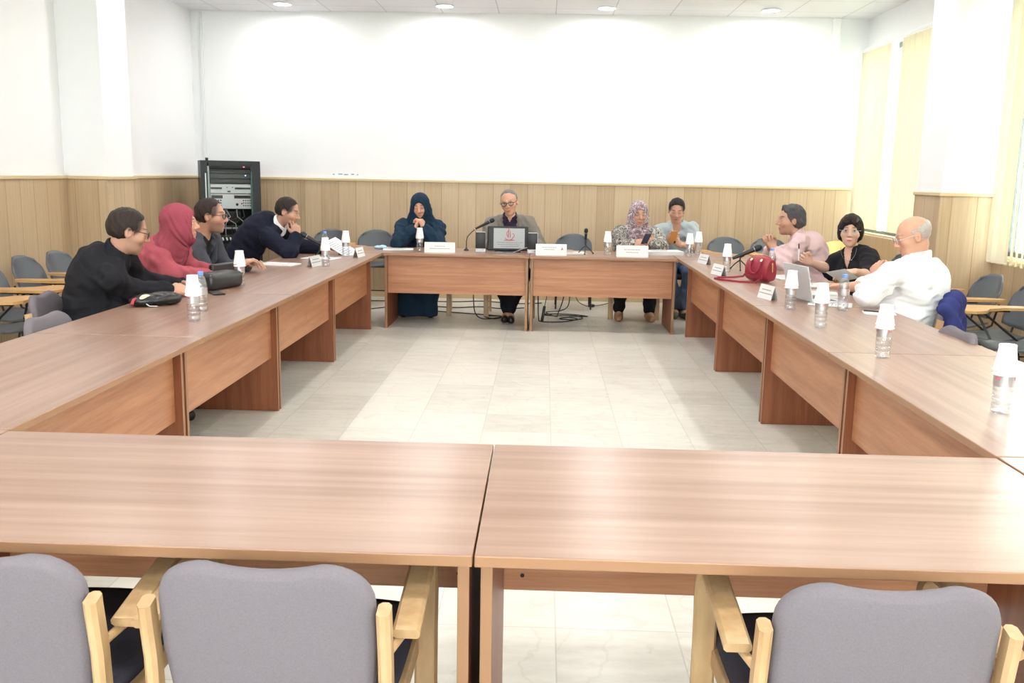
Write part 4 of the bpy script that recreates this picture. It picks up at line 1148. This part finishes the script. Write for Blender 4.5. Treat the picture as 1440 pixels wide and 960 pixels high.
MB().lathe([(.009, 0), (.009, .008)], (.115, yf-.005, 1.125), 12, axis=(0, -1, 0)).build('knob', 'red_ink', u)
u = unit('patch_panel', .85, .045, 'black_plastic', .05)
MB().box((-.0, yf-.008, .85), (.40, .006, .018)).build('port_strip', 'grey_metal', u)
u = unit('patch_panel', .74, .06, 'black_plastic', .08)
pl = MB()
for i in range(10): pl.tube([(-.19+.042*i, yf-.02, .74), (-.185+.042*i, yf-.06, .72)], .009, 8)
pl.build('plug', 'white_plastic', u, smooth=True)
unit('shelf', .64, .03, 'black_plastic', .3)
rr = random.Random(3)
for i in range(7):
    x0 = rr.uniform(-.15, .18); x1 = rr.uniform(-.15, .2)
    MB().tube([(x0, yf+.02, 1.06), (x0+rr.uniform(-.05, .05), yf-.03, .98), (x1, yf-.035, .9), (x1+rr.uniform(-.04, .04), yf-.03, .82), (x1, yf-.02, .76)], .005, 6).build('patch_cable', 'cable' if i % 2 else 'cable_grey', t, smooth=True)
MB().box((.02, yf+.05, .97), (.16, .06, .12), bevel=.01).build('power_supply', 'black_plastic', t)

t = thing('cable_conduit', 'thin white cable conduit running down the left end of the back wall', 'conduit', (XL+.13, YB+.03, 1.45))
MB().box((0, .02, .95), (.03, .02, 1.88), bevel=.004).build('channel', 'conduit', t)
MB().tube([(0, .0, .01), (.01, -.02, -.08), (.08, -.05, -.16), (.14, -.07, -.3), (.12, -.08, -.6)], .008, 8).build('loose_cable', 'cable_grey', t, smooth=True)
t = thing('wall_marking', 'faint row of small dark marks on the white wall above the panelling', 'marking', (-2.42, YB-.002, 1.47))
b = MB()
for i, (x, w_) in enumerate(((-.13, .025), (-.05, .05), (.02, .05), (.10, .035), (.16, .02))): b.box((x, 0, .004*(i % 2)), (w_, .003, .012))
b.build('marks', 'blue_ink', t)

# ------------------------------------------------------------------ bottles and cups
M['pet'] = clear('bottle_plastic', (.98, .985, 1., 1), .90, .15, .55); M['water'] = clear('bottle_water', (.97, .985, 1., 1), .94, .05, .4)
M['label_film'] = clear('label_film', (.93, .94, 1., 1), .5, .4, .8); M['label_red'] = mat('label_red', srgb(206, 120, 132), .5)
def make_bottle(label):
    t = thing('water_bottle', label, 'bottle', (0, 0, 0), 0, 'clear plastic water bottles on the tables')
    r = .0325
    MB().lathe([(.012, .004), (.026, 0), (r, .006), (r, .028), (r-.002, .032), (r, .036), (r, .050), (r-.002, .054), (r, .058), (r, .088), (r-.001, .09), (r-.001, .132), (r, .134), (r, .148), (r-.004, .164), (.021, .186), (.0135, .198), (.0135, .203)], n=24).build('bottle_body', 'pet', t, smooth=True)
    MB().lathe([(.010, .006), (r-.003, .008), (r-.003, .085), (r-.0035, .15), (.024, .172), (.01, .173)], n=20).build('water', 'water', t, smooth=True)
    b = MB(); n = 28; z0, z1, rl = .093, .130, r+.0004
    R = [[b.bm.verts.new((q*math.cos(2*PI*k/n), q*math.sin(2*PI*k/n), z)) for k in range(n)] for q, z in ((rl, z0), (rl, z1), (rl-.0006, z1), (rl-.0006, z0))]
    for A_, B_ in zip(R, R[1:]+R[:1]):
        for k in range(n): b.bm.faces.new((A_[k], A_[(k+1) % n], B_[(k+1) % n], B_[k]))
    lb = b.build('label', 'label_film', t, smooth=True)
    for a0 in (0., 2.1, 4.2):
        q = MB()
        for k in range(4):
            a = a0+k*.13; q.box(((rl+.0006)*math.cos(a), (rl+.0006)*math.sin(a), .121), (.0008, .0046, .010), rot=rz(a))
        q.build('label_print', 'label_red', lb)
    MB().lathe([(.0145, .196), (.0152, .198), (.0152, .212), (.014, .217), (.004, .2175)], n=20).build('cap', 'cap', t, smooth=True)
    return t
def make_cup(label):
    t = thing('plastic_cup', label, 'cup', (0, 0, 0), 0, 'white disposable cups upside down on the bottles')
    def shell(z0, rr, z1, r1):
        b = MB(); n = 28
        R = [[b.bm.verts.new((q*math.cos(2*PI*k/n), q*math.sin(2*PI*k/n), z)) for k in range(n)] for q, z in
             ((rr, z0), (rr+.002, z0+.001), (rr+.002, z0+.004), (rr-.0002, z0+.005), (r1+.001, z1-.012), (r1+.0015, z1-.003), (r1, z1), (.002, z1), (.002, z1-.0012), (r1-.0012, z1-.0012), (rr-.0016, z0+.003))]
        for A_, B_ in zip(R, R[1:]+R[:1]):
            for k in range(n): b.bm.faces.new((A_[k], A_[(k+1) % n], B_[(k+1) % n], B_[k]))
        return b
    shell(0, .0385, .088, .0265).build('outer_cup', 'white_plastic', t, smooth=True)
    return t
BT, CP = [], []
def bottle(x, y, label, cups=0, cuplab=None, z=TZ, sc_=1.):
    if not BT: BT.append(make_bottle(label)); o = BT[0]; o.location = (x, y, z)
    else: o = copy_thing(BT[0], (x, y, z), random.uniform(0, 6), label)
    for i in range(cups):
        if not CP: CP.append(make_cup(cuplab)); c = CP[0]; c.location = (x, y, z+.1305+.016*i)
        else: c = copy_thing(CP[0], (x, y, z+.1305+.016*i), 0, (cuplab if i == 0 else cuplab.replace('white plastic cup', 'top white plastic cup of the pair')))
for x, y, n, lab, cl in (
    (-1.765, 4.64, 2, 'water bottle under cups, nearest on the left table', 'white plastic cup over the nearest bottle on the left table'),
    (-1.845, 4.97, 0, 'water bottle with bare blue cap on the left table, before the woman in coral red', ''),
    (-2.013, 6.14, 2, 'water bottle beside the grey bag on the left table', 'white plastic cup over the bottle beside the grey bag'),
    (-1.765, 7.54, 2, 'water bottle beside the nearer name card at the far end of the left table', 'white plastic cup over the bottle beside the nearer left name card'),
    (-2.02, 8.62, 0, 'water bottle half hidden behind the microphone of the man in navy', ''),
    (-1.794, 8.47, 2, 'water bottle farthest along the left table', 'white plastic cup over the farthest bottle on the left table'),
    (-1.215, 9.20, 2, 'water bottle in front of the woman in the teal headscarf', 'white plastic cup over the bottle in front of the teal headscarf'),
    (.634, 9.24, 2, 'water bottle left of the name card of the woman in the patterned headscarf', 'white plastic cup over the bottle left of the patterned headscarf'),
    (1.43, 9.20, 2, 'water bottle at the far right corner, left of two side by side', 'white plastic cup over the left bottle at the far right corner'),
    (1.565, 9.50, 2, 'water bottle at the far right corner, right of two side by side', 'white plastic cup over the right bottle at the far right corner'),
    (1.525, 7.79, 2, 'water bottle on the right table, left of the tripod microphone', 'white plastic cup over the bottle left of the right tripod microphone'),
    (1.86, 7.66, 0, 'water bottle partly hidden behind the red handbag', ''),
    (1.482, 5.58, 2, 'water bottle standing in front of the silver laptop', 'white plastic cup over the bottle in front of the silver laptop'),
    (1.471, 4.92, 2, 'water bottle near the table edge, right of the silver laptop', 'white plastic cup over the bottle right of the silver laptop'),
    (1.799, 5.60, 0, 'water bottle with bare blue cap in front of the woman in black', ''),
    (1.503, 4.09, 2, 'second nearest water bottle on the right table', 'white plastic cup over the second nearest bottle on the right table'),
    (1.560, 3.125, 2, 'nearest water bottle on the right table, by the right edge of the photo', 'white plastic cup over the nearest bottle on the right table')):
    bottle(x, y, lab, n, cl)

# ------------------------------------------------------------------ name cards, papers
def name_card(x, y, ang, w_, label, lines, hh=.085, logo=False):
    """folded paper tent; the face looks along ang degrees"""
    t = thing('name_card', label, 'name card', (x, y, TZ), math.radians(ang+90), 'white folded name cards on the tables')
    dp = .05; th = .0012
    b = MB(); s = math.atan2(dp/2, hh); L = math.hypot(dp/2, hh)
    for sg in (-1, 1):
        b.box((0, sg*dp/4, hh/2), (w_, th, L), rot=rx(sg*s))
    b.build('card', 'paper', t)
    q = MB(); fr = rx(-s)
    for (u, v, l) in lines:
        k = 0; x0 = -l/2
        rr = random.Random(int(u*1000)+int(v*1000))
        while x0 < l/2-.004:
            ww = min(rr.uniform(.008, .022), l/2-x0); pnt = Vector((u+x0+ww/2, -dp/4, hh/2))+fr @ Vector((0, -th/2-.0004, v)); q.box(pnt, (ww, .0006, .0045), rot=fr); x0 += ww+.004
    q.build('lettering', 'ink', t)
    if logo:
        g = MB()
        for (u, v, ww, hq) in ((.105, .012, .006, .022), (.112, .006, .005, .014), (.098, .004, .005, .012)): 
            pnt = Vector((u, -dp/4, hh/2))+fr @ Vector((0, -th/2-.0006, v)); g.box(pnt, (ww, .0006, hq), rot=fr)
        g.build('emblem', 'red_ink', t)
    return t
LN = [(0, .014, .12), (0, -.010, .17)]
name_card(-1.86, 7.56, -10, .20, 'white name card on the left table, beside the microphone of the man in navy', LN)
name_card(-1.68, 8.50, -8, .20, 'white name card at the far end of the left table, near the corner', LN)
name_card(-1.012, 9.16, -88, .30, 'white name card in front of the woman in the teal headscarf', [(0, .012, .10), (0, -.012, .20)], .10)
name_card(.08, 9.09, -86, .30, 'white name card with a small red emblem, right of the monitor', [(-.02, .022, .14), (-.02, .002, .10)], .11, True)
name_card(.866, 9.12, -86, .31, 'white name card in front of the woman in the patterned headscarf', [(0, .015, .16), (0, -.012, .12)], .11)
name_card(1.47, 8.55, -166, .20, 'white name card at the far end of the right table, near the far corner bottles', LN)
name_card(1.42, 7.56, -166, .20, 'white name card on the right table, left of the red handbag strap', LN)
name_card(1.465, 6.08, -166, .19, 'white name card on the right table, in front of the red handbag', LN, .09)

def sheet(name, label, cat, x, y, ang, w_=.21, l_=.297, n=1, z=TZ, tilt=0., lines=True, m='paper', group=None):
    t = thing(name, label, cat, (x, y, z), math.radians(ang), group)
    rr = random.Random(int(abs(x*100)+abs(y*10)))
    b = MB()
    for i in range(n): b.box((rr.uniform(-.004, .004)*(n > 1), rr.uniform(-.004, .004)*(n > 1), .0008+.0026*i), (w_, l_, .0016 if n == 1 else .0024), rot=rz(rr.uniform(-.04, .04)*(n > 1)) @ rx(tilt))
    b.build('pages', m, t)
    if lines:
        q = MB(); zt = .0008+.0026*(n-1)+.0013
        for k in range(9):
            l = rr.uniform(.4, .75)*w_; q.box((-(w_*.8-l)/2, l_*.36-k*l_*.085, zt), (l, .004, .0006))
        q.build('printed_lines', 'ink', t)
    return t
sheet('paper_sheet', 'white papers before the man in the charcoal suit', 'paper', -2.17, 7.62, 80, .21, .297, 3)
sheet('paper_sheet', 'white papers under the small stand before the man in navy', 'paper', -1.96, 8.22, 80, .21, .297, 3, lines=False)
t = sheet('paper_sheet', 'sheet of white paper tilted up in the hand of the man in navy', 'paper', 0, 0, 0, lines=True); t.location = (-1.88, 8.70, .80); t.rotation_euler = (.5, -.2, 1.2)
sheet('paper_sheet', 'white papers lying before the woman in the teal headscarf', 'paper', -1.46, 9.40, 5, .297, .21, 3)
sheet('paper_sheet', 'white papers between the name card with the emblem and the tripod microphone', 'paper', .30, 9.38, 10, .25, .21, 4)
sheet('paper_stack', 'stack of pale blue-white documents right of the woman in the patterned headscarf', 'papers', 1.22, 9.52, 6, .36, .24, 14)
sheet('paper_sheet', 'white sheet beneath the phone of the woman in the patterned headscarf', 'paper', 1.03, 9.55, -8, .21, .2, 1)
sheet('paper_sheet', 'white papers behind the red handbag before the man in pink', 'paper', 1.93, 7.42, 15, .25, .297, 4)
sheet('notebook', 'open white notebook before the woman in black, behind the laptop', 'notebook', 1.98, 6.85, 5, .30, .24, 6)
sheet('paper_sheet', 'white papers beside the keyboard of the silver laptop', 'paper', 1.88, 6.35, -12, .24, .32, 3)
sheet('leaflet', 'white leaflet with small blue and green pictures right of the laptop', 'leaflet', 1.80, 5.86, 70, .21, .26, 2)
t = sheet('notepad', 'small white notepad near the table edge before the bald man', 'notepad', 1.98, 5.50, 80, .12, .17, 3, lines=False)
t = sheet('paper_sheet', 'grey sheet held up by the woman in black', 'paper', 0, 0, 0, lines=False, n=1); t.location = (2.22, 6.98, .815); t.rotation_euler = (-.25, .5, .3); t.scale = (.7, .7, .7)
t = thing('ballpoint_pen', 'dark pen held upright by the woman in black', 'pen', (2.06, 7.60, .905)); 
MB().tube([(0, 0, -.045), (0, 0, -.035), (-.004, 0, .055)], [.001, .004, .004], 8).build('barrel', 'white_plastic', t, smooth=True)
MB().tube([(-.004, 0, .055), (-.006, 0, .095)], .0055, 8).build('cap', 'black_plastic', t, smooth=True)
t = thing('ballpoint_pen', 'black pen lying on the small notepad before the bald man', 'pen', (1.96, 5.50, TZ+.0125)); MB().tube([(-.06, .03, 0), (.055, -.03, 0), (.062, -.034, 0)], [.004, .004, .001], 8).build('barrel', 'black_plastic', t, smooth=True)

def phone(label, loc, R, m='black_plastic', scr='black_plastic'):
    t = thing('smartphone', label, 'phone', loc)
    MB().box((0, 0, 0), (.072, .148, .009), rot=R, bevel=.004).build('case', m, t)
    MB().box(R @ Vector((0, 0, .0048)), (.064, .136, .001), rot=R).build('screen', scr, t)
    MB().box(R @ Vector((.02, .055, -.0052)), (.02, .026, .002), rot=R, bevel=.0008).build('camera_bump', 'black_plastic', t)
    return t
M['phone_blue'] = mat('dark_blue_case', srgb(50, 54, 76), .4); M['phone_gold'] = mat('orange_brown_case', srgb(190, 130, 66), .45)
phone('dark phone in the hands of the woman in the patterned headscarf', (1.055, 9.665, .882), rz(.35) @ rx(-.85), 'phone_blue')
phone('orange-brown phone held by the man in the pale t-shirt', (1.375, 9.965, .885), rz(.15) @ rx(-1.15), 'phone_gold')
phone('black phone lying on the left table beyond the hands of the man in black', (-2.02, 5.70, TZ+.006), rz(.6))
t = thing('spectacles_case', 'small dark case lying before the man in pink', 'case', (1.86, 8.06, TZ)); MB().box((0, 0, .022), (.17, .09, .044), bevel=.012, seg=3).build('shell', 'black_leather', t, smooth=True)
MB().box((0, 0, .0225), (.172, .092, .003), bevel=.001).build('seam', 'grey_metal', t)

# ------------------------------------------------------------------ microphones
def mic_head(t, p0, d, s=1.):
    """handheld microphone, head at p0, body along d"""
    p0 = Vector(p0); d = Vector(d).normalized()
    bo = MB(); bo.tube([p0+d*.045*s, p0+d*.06*s, p0+d*.17*s, p0+d*.215*s], [.017*s, .0175*s, .013*s, .011*s], 14).build('handle', 'black_plastic', t, smooth=True)
    MB().tube([p0-d*.012*s, p0-d*.006*s, p0+d*.01*s, p0+d*.035*s, p0+d*.045*s], [.010*s, .019*s, .024*s, .023*s, .017*s], 16).build('grille', 'black_metal', t, smooth=True)
    MB().tube([p0+d*.040*s, p0+d*.048*s], .0185*s, 16).build('ring', 'grey_metal', t, smooth=True)
def tripod_mic(x, y, rot, hd, d, label, s=1.):
    t = thing('table_microphone', label, 'microphone', (x, y, TZ), rot)
    q = Vector(hd)+Vector(d).normalized()*.13*s
    MB().tube([(0, 0, .07), (0, 0, q.z-.02)], .006, 10).build('stem', 'black_metal', t, smooth=True)
    MB().tube([(0, 0, q.z-.03), q+Vector((0, 0, -.012)), q], [.007, .012, .019], 12).build('clip', 'black_plastic', t, smooth=True)
    for k in range(3):
        a = 2*PI*k/3+.4; c_, s_ = math.cos(a), math.sin(a)
        l = MB().tube([(0, 0, .085), (c_*.045, s_*.045, .05), (c_*.085, s_*.085, .006)], .005, 8).build('leg', 'black_metal', t, smooth=True)
        MB().lathe([(.008, 0), (.009, .004), (.006, .012)], (c_*.085, s_*.085, 0), 10).build('rubber_foot', 'black_plastic', l, smooth=True)
    mic_head(t, hd, d, s); return t
tripod_mic(-1.95, 8.12, 0, (-.15, -.02, .225), (.80, .12, -.46), 'black microphone on a small stand pointing at the man in navy', 1.05)
tripod_mic(.423, 9.33, 0, (0, -.03, .245), (0, .5, -.75), 'small black microphone on a tripod on the far table', .85)
tripod_mic(1.68, 8.02, 0, (.16, -.02, .20), (-.86, .10, -.40), 'black microphone on a tripod pointing at the man in pink', 1.15)
t = thing('gooseneck_microphone', 'gooseneck microphone left of the monitor on the far table', 'microphone', (-.775, 9.46, TZ))
MB().lathe([(.024, 0), (.026, .003), (.025, .010), (.016, .016), (.006, .03)], n=20).build('base', 'black_plastic', t, smooth=True)
MB().tube([(0, 0, .028), (0, 0, .10), (.01, 0, .14), (.05, 0, .185), (.085, 0, .215)], .0045, 8).build('gooseneck', 'black_metal', t, smooth=True)
MB().tube([(.085, 0, .215), (.10, 0, .225)], .009, 10).build('joint', 'chrome', t, smooth=True)
mic_head(t, (.27, .0, .315), (-.86, 0, -.45), .95)

# ------------------------------------------------------------------ monitor and speakers on the far table
t = thing('monitor', 'black monitor showing a white page with a red emblem on the far table', 'monitor', (-.352, 9.36, TZ), .03)
R = rx(-.14)
MB().box((0, .05, .006), (.26, .16, .012), bevel=.004).build('base', 'black_plastic', t)
MB().box((0, .07, .05), (.05, .03, .09), bevel=.005).build('neck', 'black_plastic', t)
P0 = Vector((0, .03, .135)); W_, H_ = .41, .245
MB().box(P0, (W_, .03, H_), rot=R, bevel=.012, seg=3).build('bezel', 'black_plastic', t, smooth=True)
M['screen'] = emis('white_screen', srgb(150, 152, 153), .10)
s_ = MB().box(P0+R @ Vector((.012, -.0156, .0)), (.31, .002, .20), rot=R).build('screen', 'screen', t)
q = MB(); ES = [1.55, .035]
on = lambda u, v: P0+R @ Vector((u*ES[0]+.01, -.0172, (v-.045)*ES[0]+.045+ES[1]*.0))
arc = lambda cx, cz, rr_, a0, a1, n=10: [on(cx+rr_*math.cos(a0+(a1-a0)*k/n), cz+rr_*math.sin(a0+(a1-a0)*k/n)) for k in range(n+1)]
q.tube([on(-.005, .02), on(-.003, .06), on(0, .09)], [.004, .0035, .0012], 6)
q.tube([on(.008, .02), on(.009, .05), on(.006, .068)], [.0035, .003, .0012], 6)
q.tube(arc(.0, .035, .030, -2.6, -.4), .003, 6); q.tube(arc(.004, .045, .020, 1.9, 4.4), .003, 6); q.tube(arc(.022, .034, .012, -1.5, 1.6), .003, 6); q.tube([on(-.032, .004), on(.035, .004)], .0035, 6)
q.build('emblem', 'red_ink', s_)
ES[0] = 1.; q = MB()
for v, l in ((-.016, .07), (-.042, .24), (-.062, .22), (-.080, .16)):
    x0 = -l/2; rr = random.Random(int(l*1000))
    while x0 < l/2:
        w2 = rr.uniform(.010, .026); q.box(on(x0+w2/2, v), (w2, .0012, .004), rot=R); x0 += w2+.005
q.build('text_lines', 'ink', s_)
def speaker(x, y, label, a):
    t = thing('desk_speaker', label, 'speaker', (x, y, TZ), a, 'pair of small desk speakers')
    MB().box((0, .045, .1), (.098, .09, .20), bevel=.008, seg=3).build('cabinet', 'white_plastic', t, smooth=True)
    b = MB(); b.box((0, -.003, .121), (.097, .014, .16), bevel=.004, seg=2); b.build('grille', 'black_plastic', t, smooth=True)
    MB().box((.0, -.001, .022), (.08, .006, .022), bevel=.002).build('control_strip', 'silver', t)
    MB().lathe([(.007, 0), (.006, .008)], (.025, -.004, .022), 14, axis=(0, -1, 0)).build('volume_knob', 'grey_metal', t, smooth=True)
speaker(-.618, 9.25, 'small black and white desk speaker at the left of the monitor', .05); speaker(-.105, 9.26, 'small black and white desk speaker at the right of the monitor', -.03)
t = thing('speaker_cable', 'pale cable looping along the table in front of the monitor', 'cable', (-.36, 9.22, TZ))
MB().tube([(-.21, .03, .012), (-.16, .0, .006), (-.08, .03, .008), (-.02, -.01, .006), (.06, .0, .006), (.12, .01, .03), (.17, .03, .05), (.205, .03, .06)], .004, 8).build('cord', 'cable_grey', t, smooth=True)

# ------------------------------------------------------------------ laptop
t = thing('laptop', 'open silver laptop on the right table, its lid towards the camera', 'laptop', (1.77, 6.03, TZ), -1.35)
MB().box((0, .0, .009), (.33, .23, .016), bevel=.004).build('base', 'silver', t)
MB().box((0, .01, .0175), (.28, .10, .002)).build('keyboard', 'black_plastic', t)
R = rx(.22)
ld = MB().box(Vector((0, -.118, .014))+R @ Vector((0, 0, .113)), (.33, .008, .226), rot=R, bevel=.003).build('lid', 'silver', t)
MB().box(Vector((0, -.113, .014))+R @ Vector((0, .0, .113)), (.31, .002, .20), rot=R).build('display', 'black_plastic', ld)
MB().tube([(-.12, -.113, .012), (.12, -.113, .012)], .006, 8).build('hinge', 'grey_metal', t)

# ------------------------------------------------------------------ handbags
t = thing('handbag', 'red leather handbag with two handles on the right table', 'handbag', (1.655, 7.14, TZ), -.95); t.scale = (.87, .87, .87)
def bagsec(k): return k
b = MB(); n = 20; rings = []
for i in range(13):
    q = -1+2*i/12; x = q*.125; sc_ = (1-abs(q)**6*.10)
    ring = []
    for k in range(n):
        a = 2*PI*k/n; c_, s_ = math.cos(a), math.sin(a)
        yy = .068*sc_*math.copysign(abs(c_)**.6, c_); zz = s_
        z = .115+.112*sc_*math.copysign(abs(zz)**.7, zz); yy *= (1-.38*max(0, (z-.10)/.13)**1.6)
        z -= .02*q*q*(z > .12)
        ring.append(b.bm.verts.new((x, yy, z)))
    rings.append(ring)
for A_, B_ in zip(rings, rings[1:]):
    for k in range(n): b.bm.faces.new((A_[k], A_[(k+1) % n], B_[(k+1) % n], B_[k]))
b.bm.faces.new(rings[0]); b.bm.faces.new(rings[-1][::-1])
b.build('bag_body', 'red_leather', t, smooth=True)
for sg in (-1, 1):
    y0 = sg*.062
    hd = MB().tube([(-.055, y0*.75, .185), (-.056, y0*1.15, .165), (-.05, y0*1.35, .11), (-.02, y0*1.45, .075), (.02, y0*1.45, .075), (.05, y0*1.35, .11), (.056, y0*1.15, .165), (.055, y0*.75, .185)], .007, 8).build('handle', 'red_leather', t, smooth=True)
    MB().tube([(-.055, y0*.82, .196), (-.055, y0*1.1, .176)], .010, 8).tube([(.055, y0*.82, .196), (.055, y0*1.1, .176)], .010, 8).build('handle_ring', 'gold', hd, smooth=True)
MB().tube([(-.11, 0, .212), (-.05, 0, .228), (.05, 0, .228), (.11, 0, .212)], .0035, 8).build('zip', 'gold', t, smooth=True)
MB().tube([(.128, 0, .17), (.131, .0, .13), (.130, .002, .09)], [.006, .009, .005], 8).build('zip_pull', 'gold', t, smooth=True)
Mi = Matrix.Scale(1/.87, 3) @ Matrix.Rotation(.95, 3, 'Z')
loc = Vector((1.655, 7.14, 0)); wp = [(1.60, 7.26, .08), (1.56, 7.30, .02), (1.48, 7.33, .006), (1.36, 7.29, .006), (1.325, 7.22, .006), (1.36, 7.13, .006), (1.48, 7.02, .006), (1.58, 6.98, .006), (1.64, 7.03, .03), (1.66, 7.08, .08)]
MB().tube([Mi @ (Vector(p_)-loc) for p_ in wp], 0, flat=(.006, .02, (0, 0, 1))).build('shoulder_strap', 'red_leather', t, smooth=True)

M['grey_leather'] = mat('dark_grey_leather', srgb(36, 35, 38), .35)
t = thing('handbag', 'dark grey zipped bag lying on the left table before the woman in coral red', 'handbag', (-2.10, 5.99, TZ), 1.25)
MB().box((0, 0, .055), (.33, .15, .108), bevel=.034, seg=4).build('bag_body', 'grey_leather', t, smooth=True)
MB().tube([(-.155, -.05, .098), (-.13, -.066, .092), (.13, -.066, .092), (.155, -.05, .098)], .003, 6).build('zip', 'grey_metal', t, smooth=True)
t = thing('clutch_bag', 'black flat bag behind the dark grey bag before the man in the charcoal suit', 'bag', (-2.19, 6.34, TZ), 1.2)
MB().box((0, 0, .065), (.26, .05, .13), bevel=.018, seg=3).build('bag_body', 'black_leather', t, smooth=True); MB().box((0, -.027, .09), (.25, .006, .07), bevel=.003).build('flap', 'black_leather', t); MB().lathe([(.008, 0), (.006, .005)], (0, -.030, .065), 12, axis=(0, -1, 0)).build('clasp', 'chrome', t)
t = thing('clutch_bag', 'black glossy pouch with a pale round tag and red tassel before the man in black', 'bag', (-2.18, 5.17, TZ), .78)
t0 = t.location.copy(); t.location = (0, 0, 0)
S = SDF(); S.ell((0, 0, .032), (.14, .075, .032), None, .02); S.ell((.06, .0, .035), (.08, .065, .03), None, .03); S.ell((-.07, 0, .028), (.07, .065, .03), None, .03); S.cut((0, 0, 0), (0, 0, -1)); S.func(lambda X, Y, Z: .004*np.sin(75*X+4*np.sin(40*Y))*np.sin(55*Y+30*X))
M['gloss_black'] = mat('glossy_black', srgb(26, 26, 29), .22); sdf_obj('pouch', S, .005, 'gloss_black', t)
S = SDF(); S.ell((-.075, -.045, .045), (.036, .014, .026), None, .01); M['cream'] = mat('cream_tag', srgb(226, 206, 176), .6); sdf_obj('tag', S, .004, 'cream', t)
t.location = t0
MB().tube([(-.12, -.03, .05), (-.14, -.04, .045), (-.155, -.05, .02)], [.006, .008, .009], 8).build('tassel', 'red_ink', t, smooth=True); MB().tube([(-.09, -.055, .03), (-.07, -.08, .008), (-.03, -.09, .005)], .003, 6).build('cord', 'silver', t, smooth=True)
t = thing('tissue_pack', 'small pale blue packet on the table left of the woman in the teal headscarf', 'packet', (-1.66, 9.42, TZ), .3)
t0 = t.location.copy(); t.location = (0, 0, 0); S = SDF(); S.ell((0, 0, .018), (.05, .035, .018), None, .01); S.ell((.05, .01, .02), (.03, .03, .02), None, .02); S.cut((0, 0, 0), (0, 0, -1)); S.func(lambda X, Y, Z: .003*np.sin(130*X)*np.sin(150*Y)); M['pale_blue'] = mat('pale_blue', srgb(170, 200, 224), .5); sdf_obj('wrapper', S, .004, 'pale_blue', t); t.location = t0
MB().box((.02, -.02, .034), (.03, .02, .004), rot=rz(.4)).build('sticker', 'white_plastic', t)

# ------------------------------------------------------------------ cables and plugs on the floor
def cable(label, pts, r=.006, plug=None):
    o = Vector(pts[0]); o.z = 0
    t = thing('floor_cable', label, 'cable', o, 0, 'black cables under the far tables')
    # smooth the polyline (Catmull-Rom)
    P = [Vector(p_)-o for p_ in pts]; Q = []
    for i in range(len(P)-1):
        p0, p1, p2, p3 = P[max(i-1, 0)], P[i], P[i+1], P[min(i+2, len(P)-1)]
        for k in range(6):
            u = k/6; Q.append(.5*((2*p1)+(p2-p0)*u+(2*p0-5*p1+4*p2-p3)*u*u+(3*p1-p0-3*p2+p3)*u**3))
    Q.append(P[-1]); MB().tube(Q, r, 6).build('cord', 'cable', t, smooth=True)
    if plug is not None: MB().box(Vector(plug)-o, (.07, .045, .035), rot=rz(.5), bevel=.01).build('plug', 'black_plastic', t)
z = .007
cable('black cable hanging behind the left far table and coiling near a chair leg', [(-.72, 9.75, .5), (-.72, 9.78, .2), (-.70, 9.80, .05), (-.62, 9.72, z), (-.48, 9.78, z), (-.42, 9.90, z), (-.52, 9.95, z), (-.60, 9.85, z), (-.50, 9.74, z), (-.42, 9.82, z+.01), (-.6, 10.0, z), (-.9, 10.1, z), (-1.2, 10.2, z)])
cable('black cable crossing the floor behind the left far table', [(-2.0, 10.15, z), (-1.5, 10.6, z), (-1.0, 10.5, z), (-.7, 10.62, z), (-.45, 10.5, z), (-.2, 10.6, z)])
cable('black cable along the back of the far tables near the wall', [(-2.1, 10.9, z), (-1.6, 10.95, z), (-1.0, 11.0, z), (-.7, 11.1, z), (-.3, 10.95, z), (0, 11.05, z)])
cable('black cable looping in a coil under the right far table', [(-.04, 9.70, .35), (-.03, 9.66, .05), (.0, 9.62, z), (.15, 9.60, z), (.28, 9.68, z), (.38, 9.85, z), (.30, 9.95, z), (.20, 9.88, z), (.22, 9.74, z+.01), (.36, 9.72, z+.01), (.44, 9.86, z+.01), (.36, 10.0, z+.01), (.10, 10.05, z), (.02, 10.15, z), (.3, 10.18, z), (.5, 10.05, z), (.3, 9.96, z+.012)])
cable('black cable falling from the right far table towards the coil', [(.24, 9.74, .5), (.23, 9.78, .25), (.18, 9.9, .06), (.16, 10.0, z), (.05, 10.3, z), (.2, 10.42, z), (.30, 10.3, .1), (.30, 10.2, .40)])
cable('thin black cable with a black plug on the floor behind the right far table', [(.34, 10.5, .35), (.40, 10.6, .12), (.50, 10.75, .03), (.58, 10.82, .02), (.70, 10.9, .02), (.85, 11.0, .05)], .0045, (.58, 10.82, .02))
t = thing('power_adapter', 'black power adapter leaning against the leg panel under the right far table', 'adapter', (.02, 9.66, 0)); MB().box((0, 0, .085), (.03, .05, .16), rot=ry(.15), bevel=.008).build('case', 'black_plastic', t); MB().tube([(.012, 0, .165), (.03, 0, .25), (.03, .02, .4)], .004, 6).build('cord', 'cable', t, smooth=True)
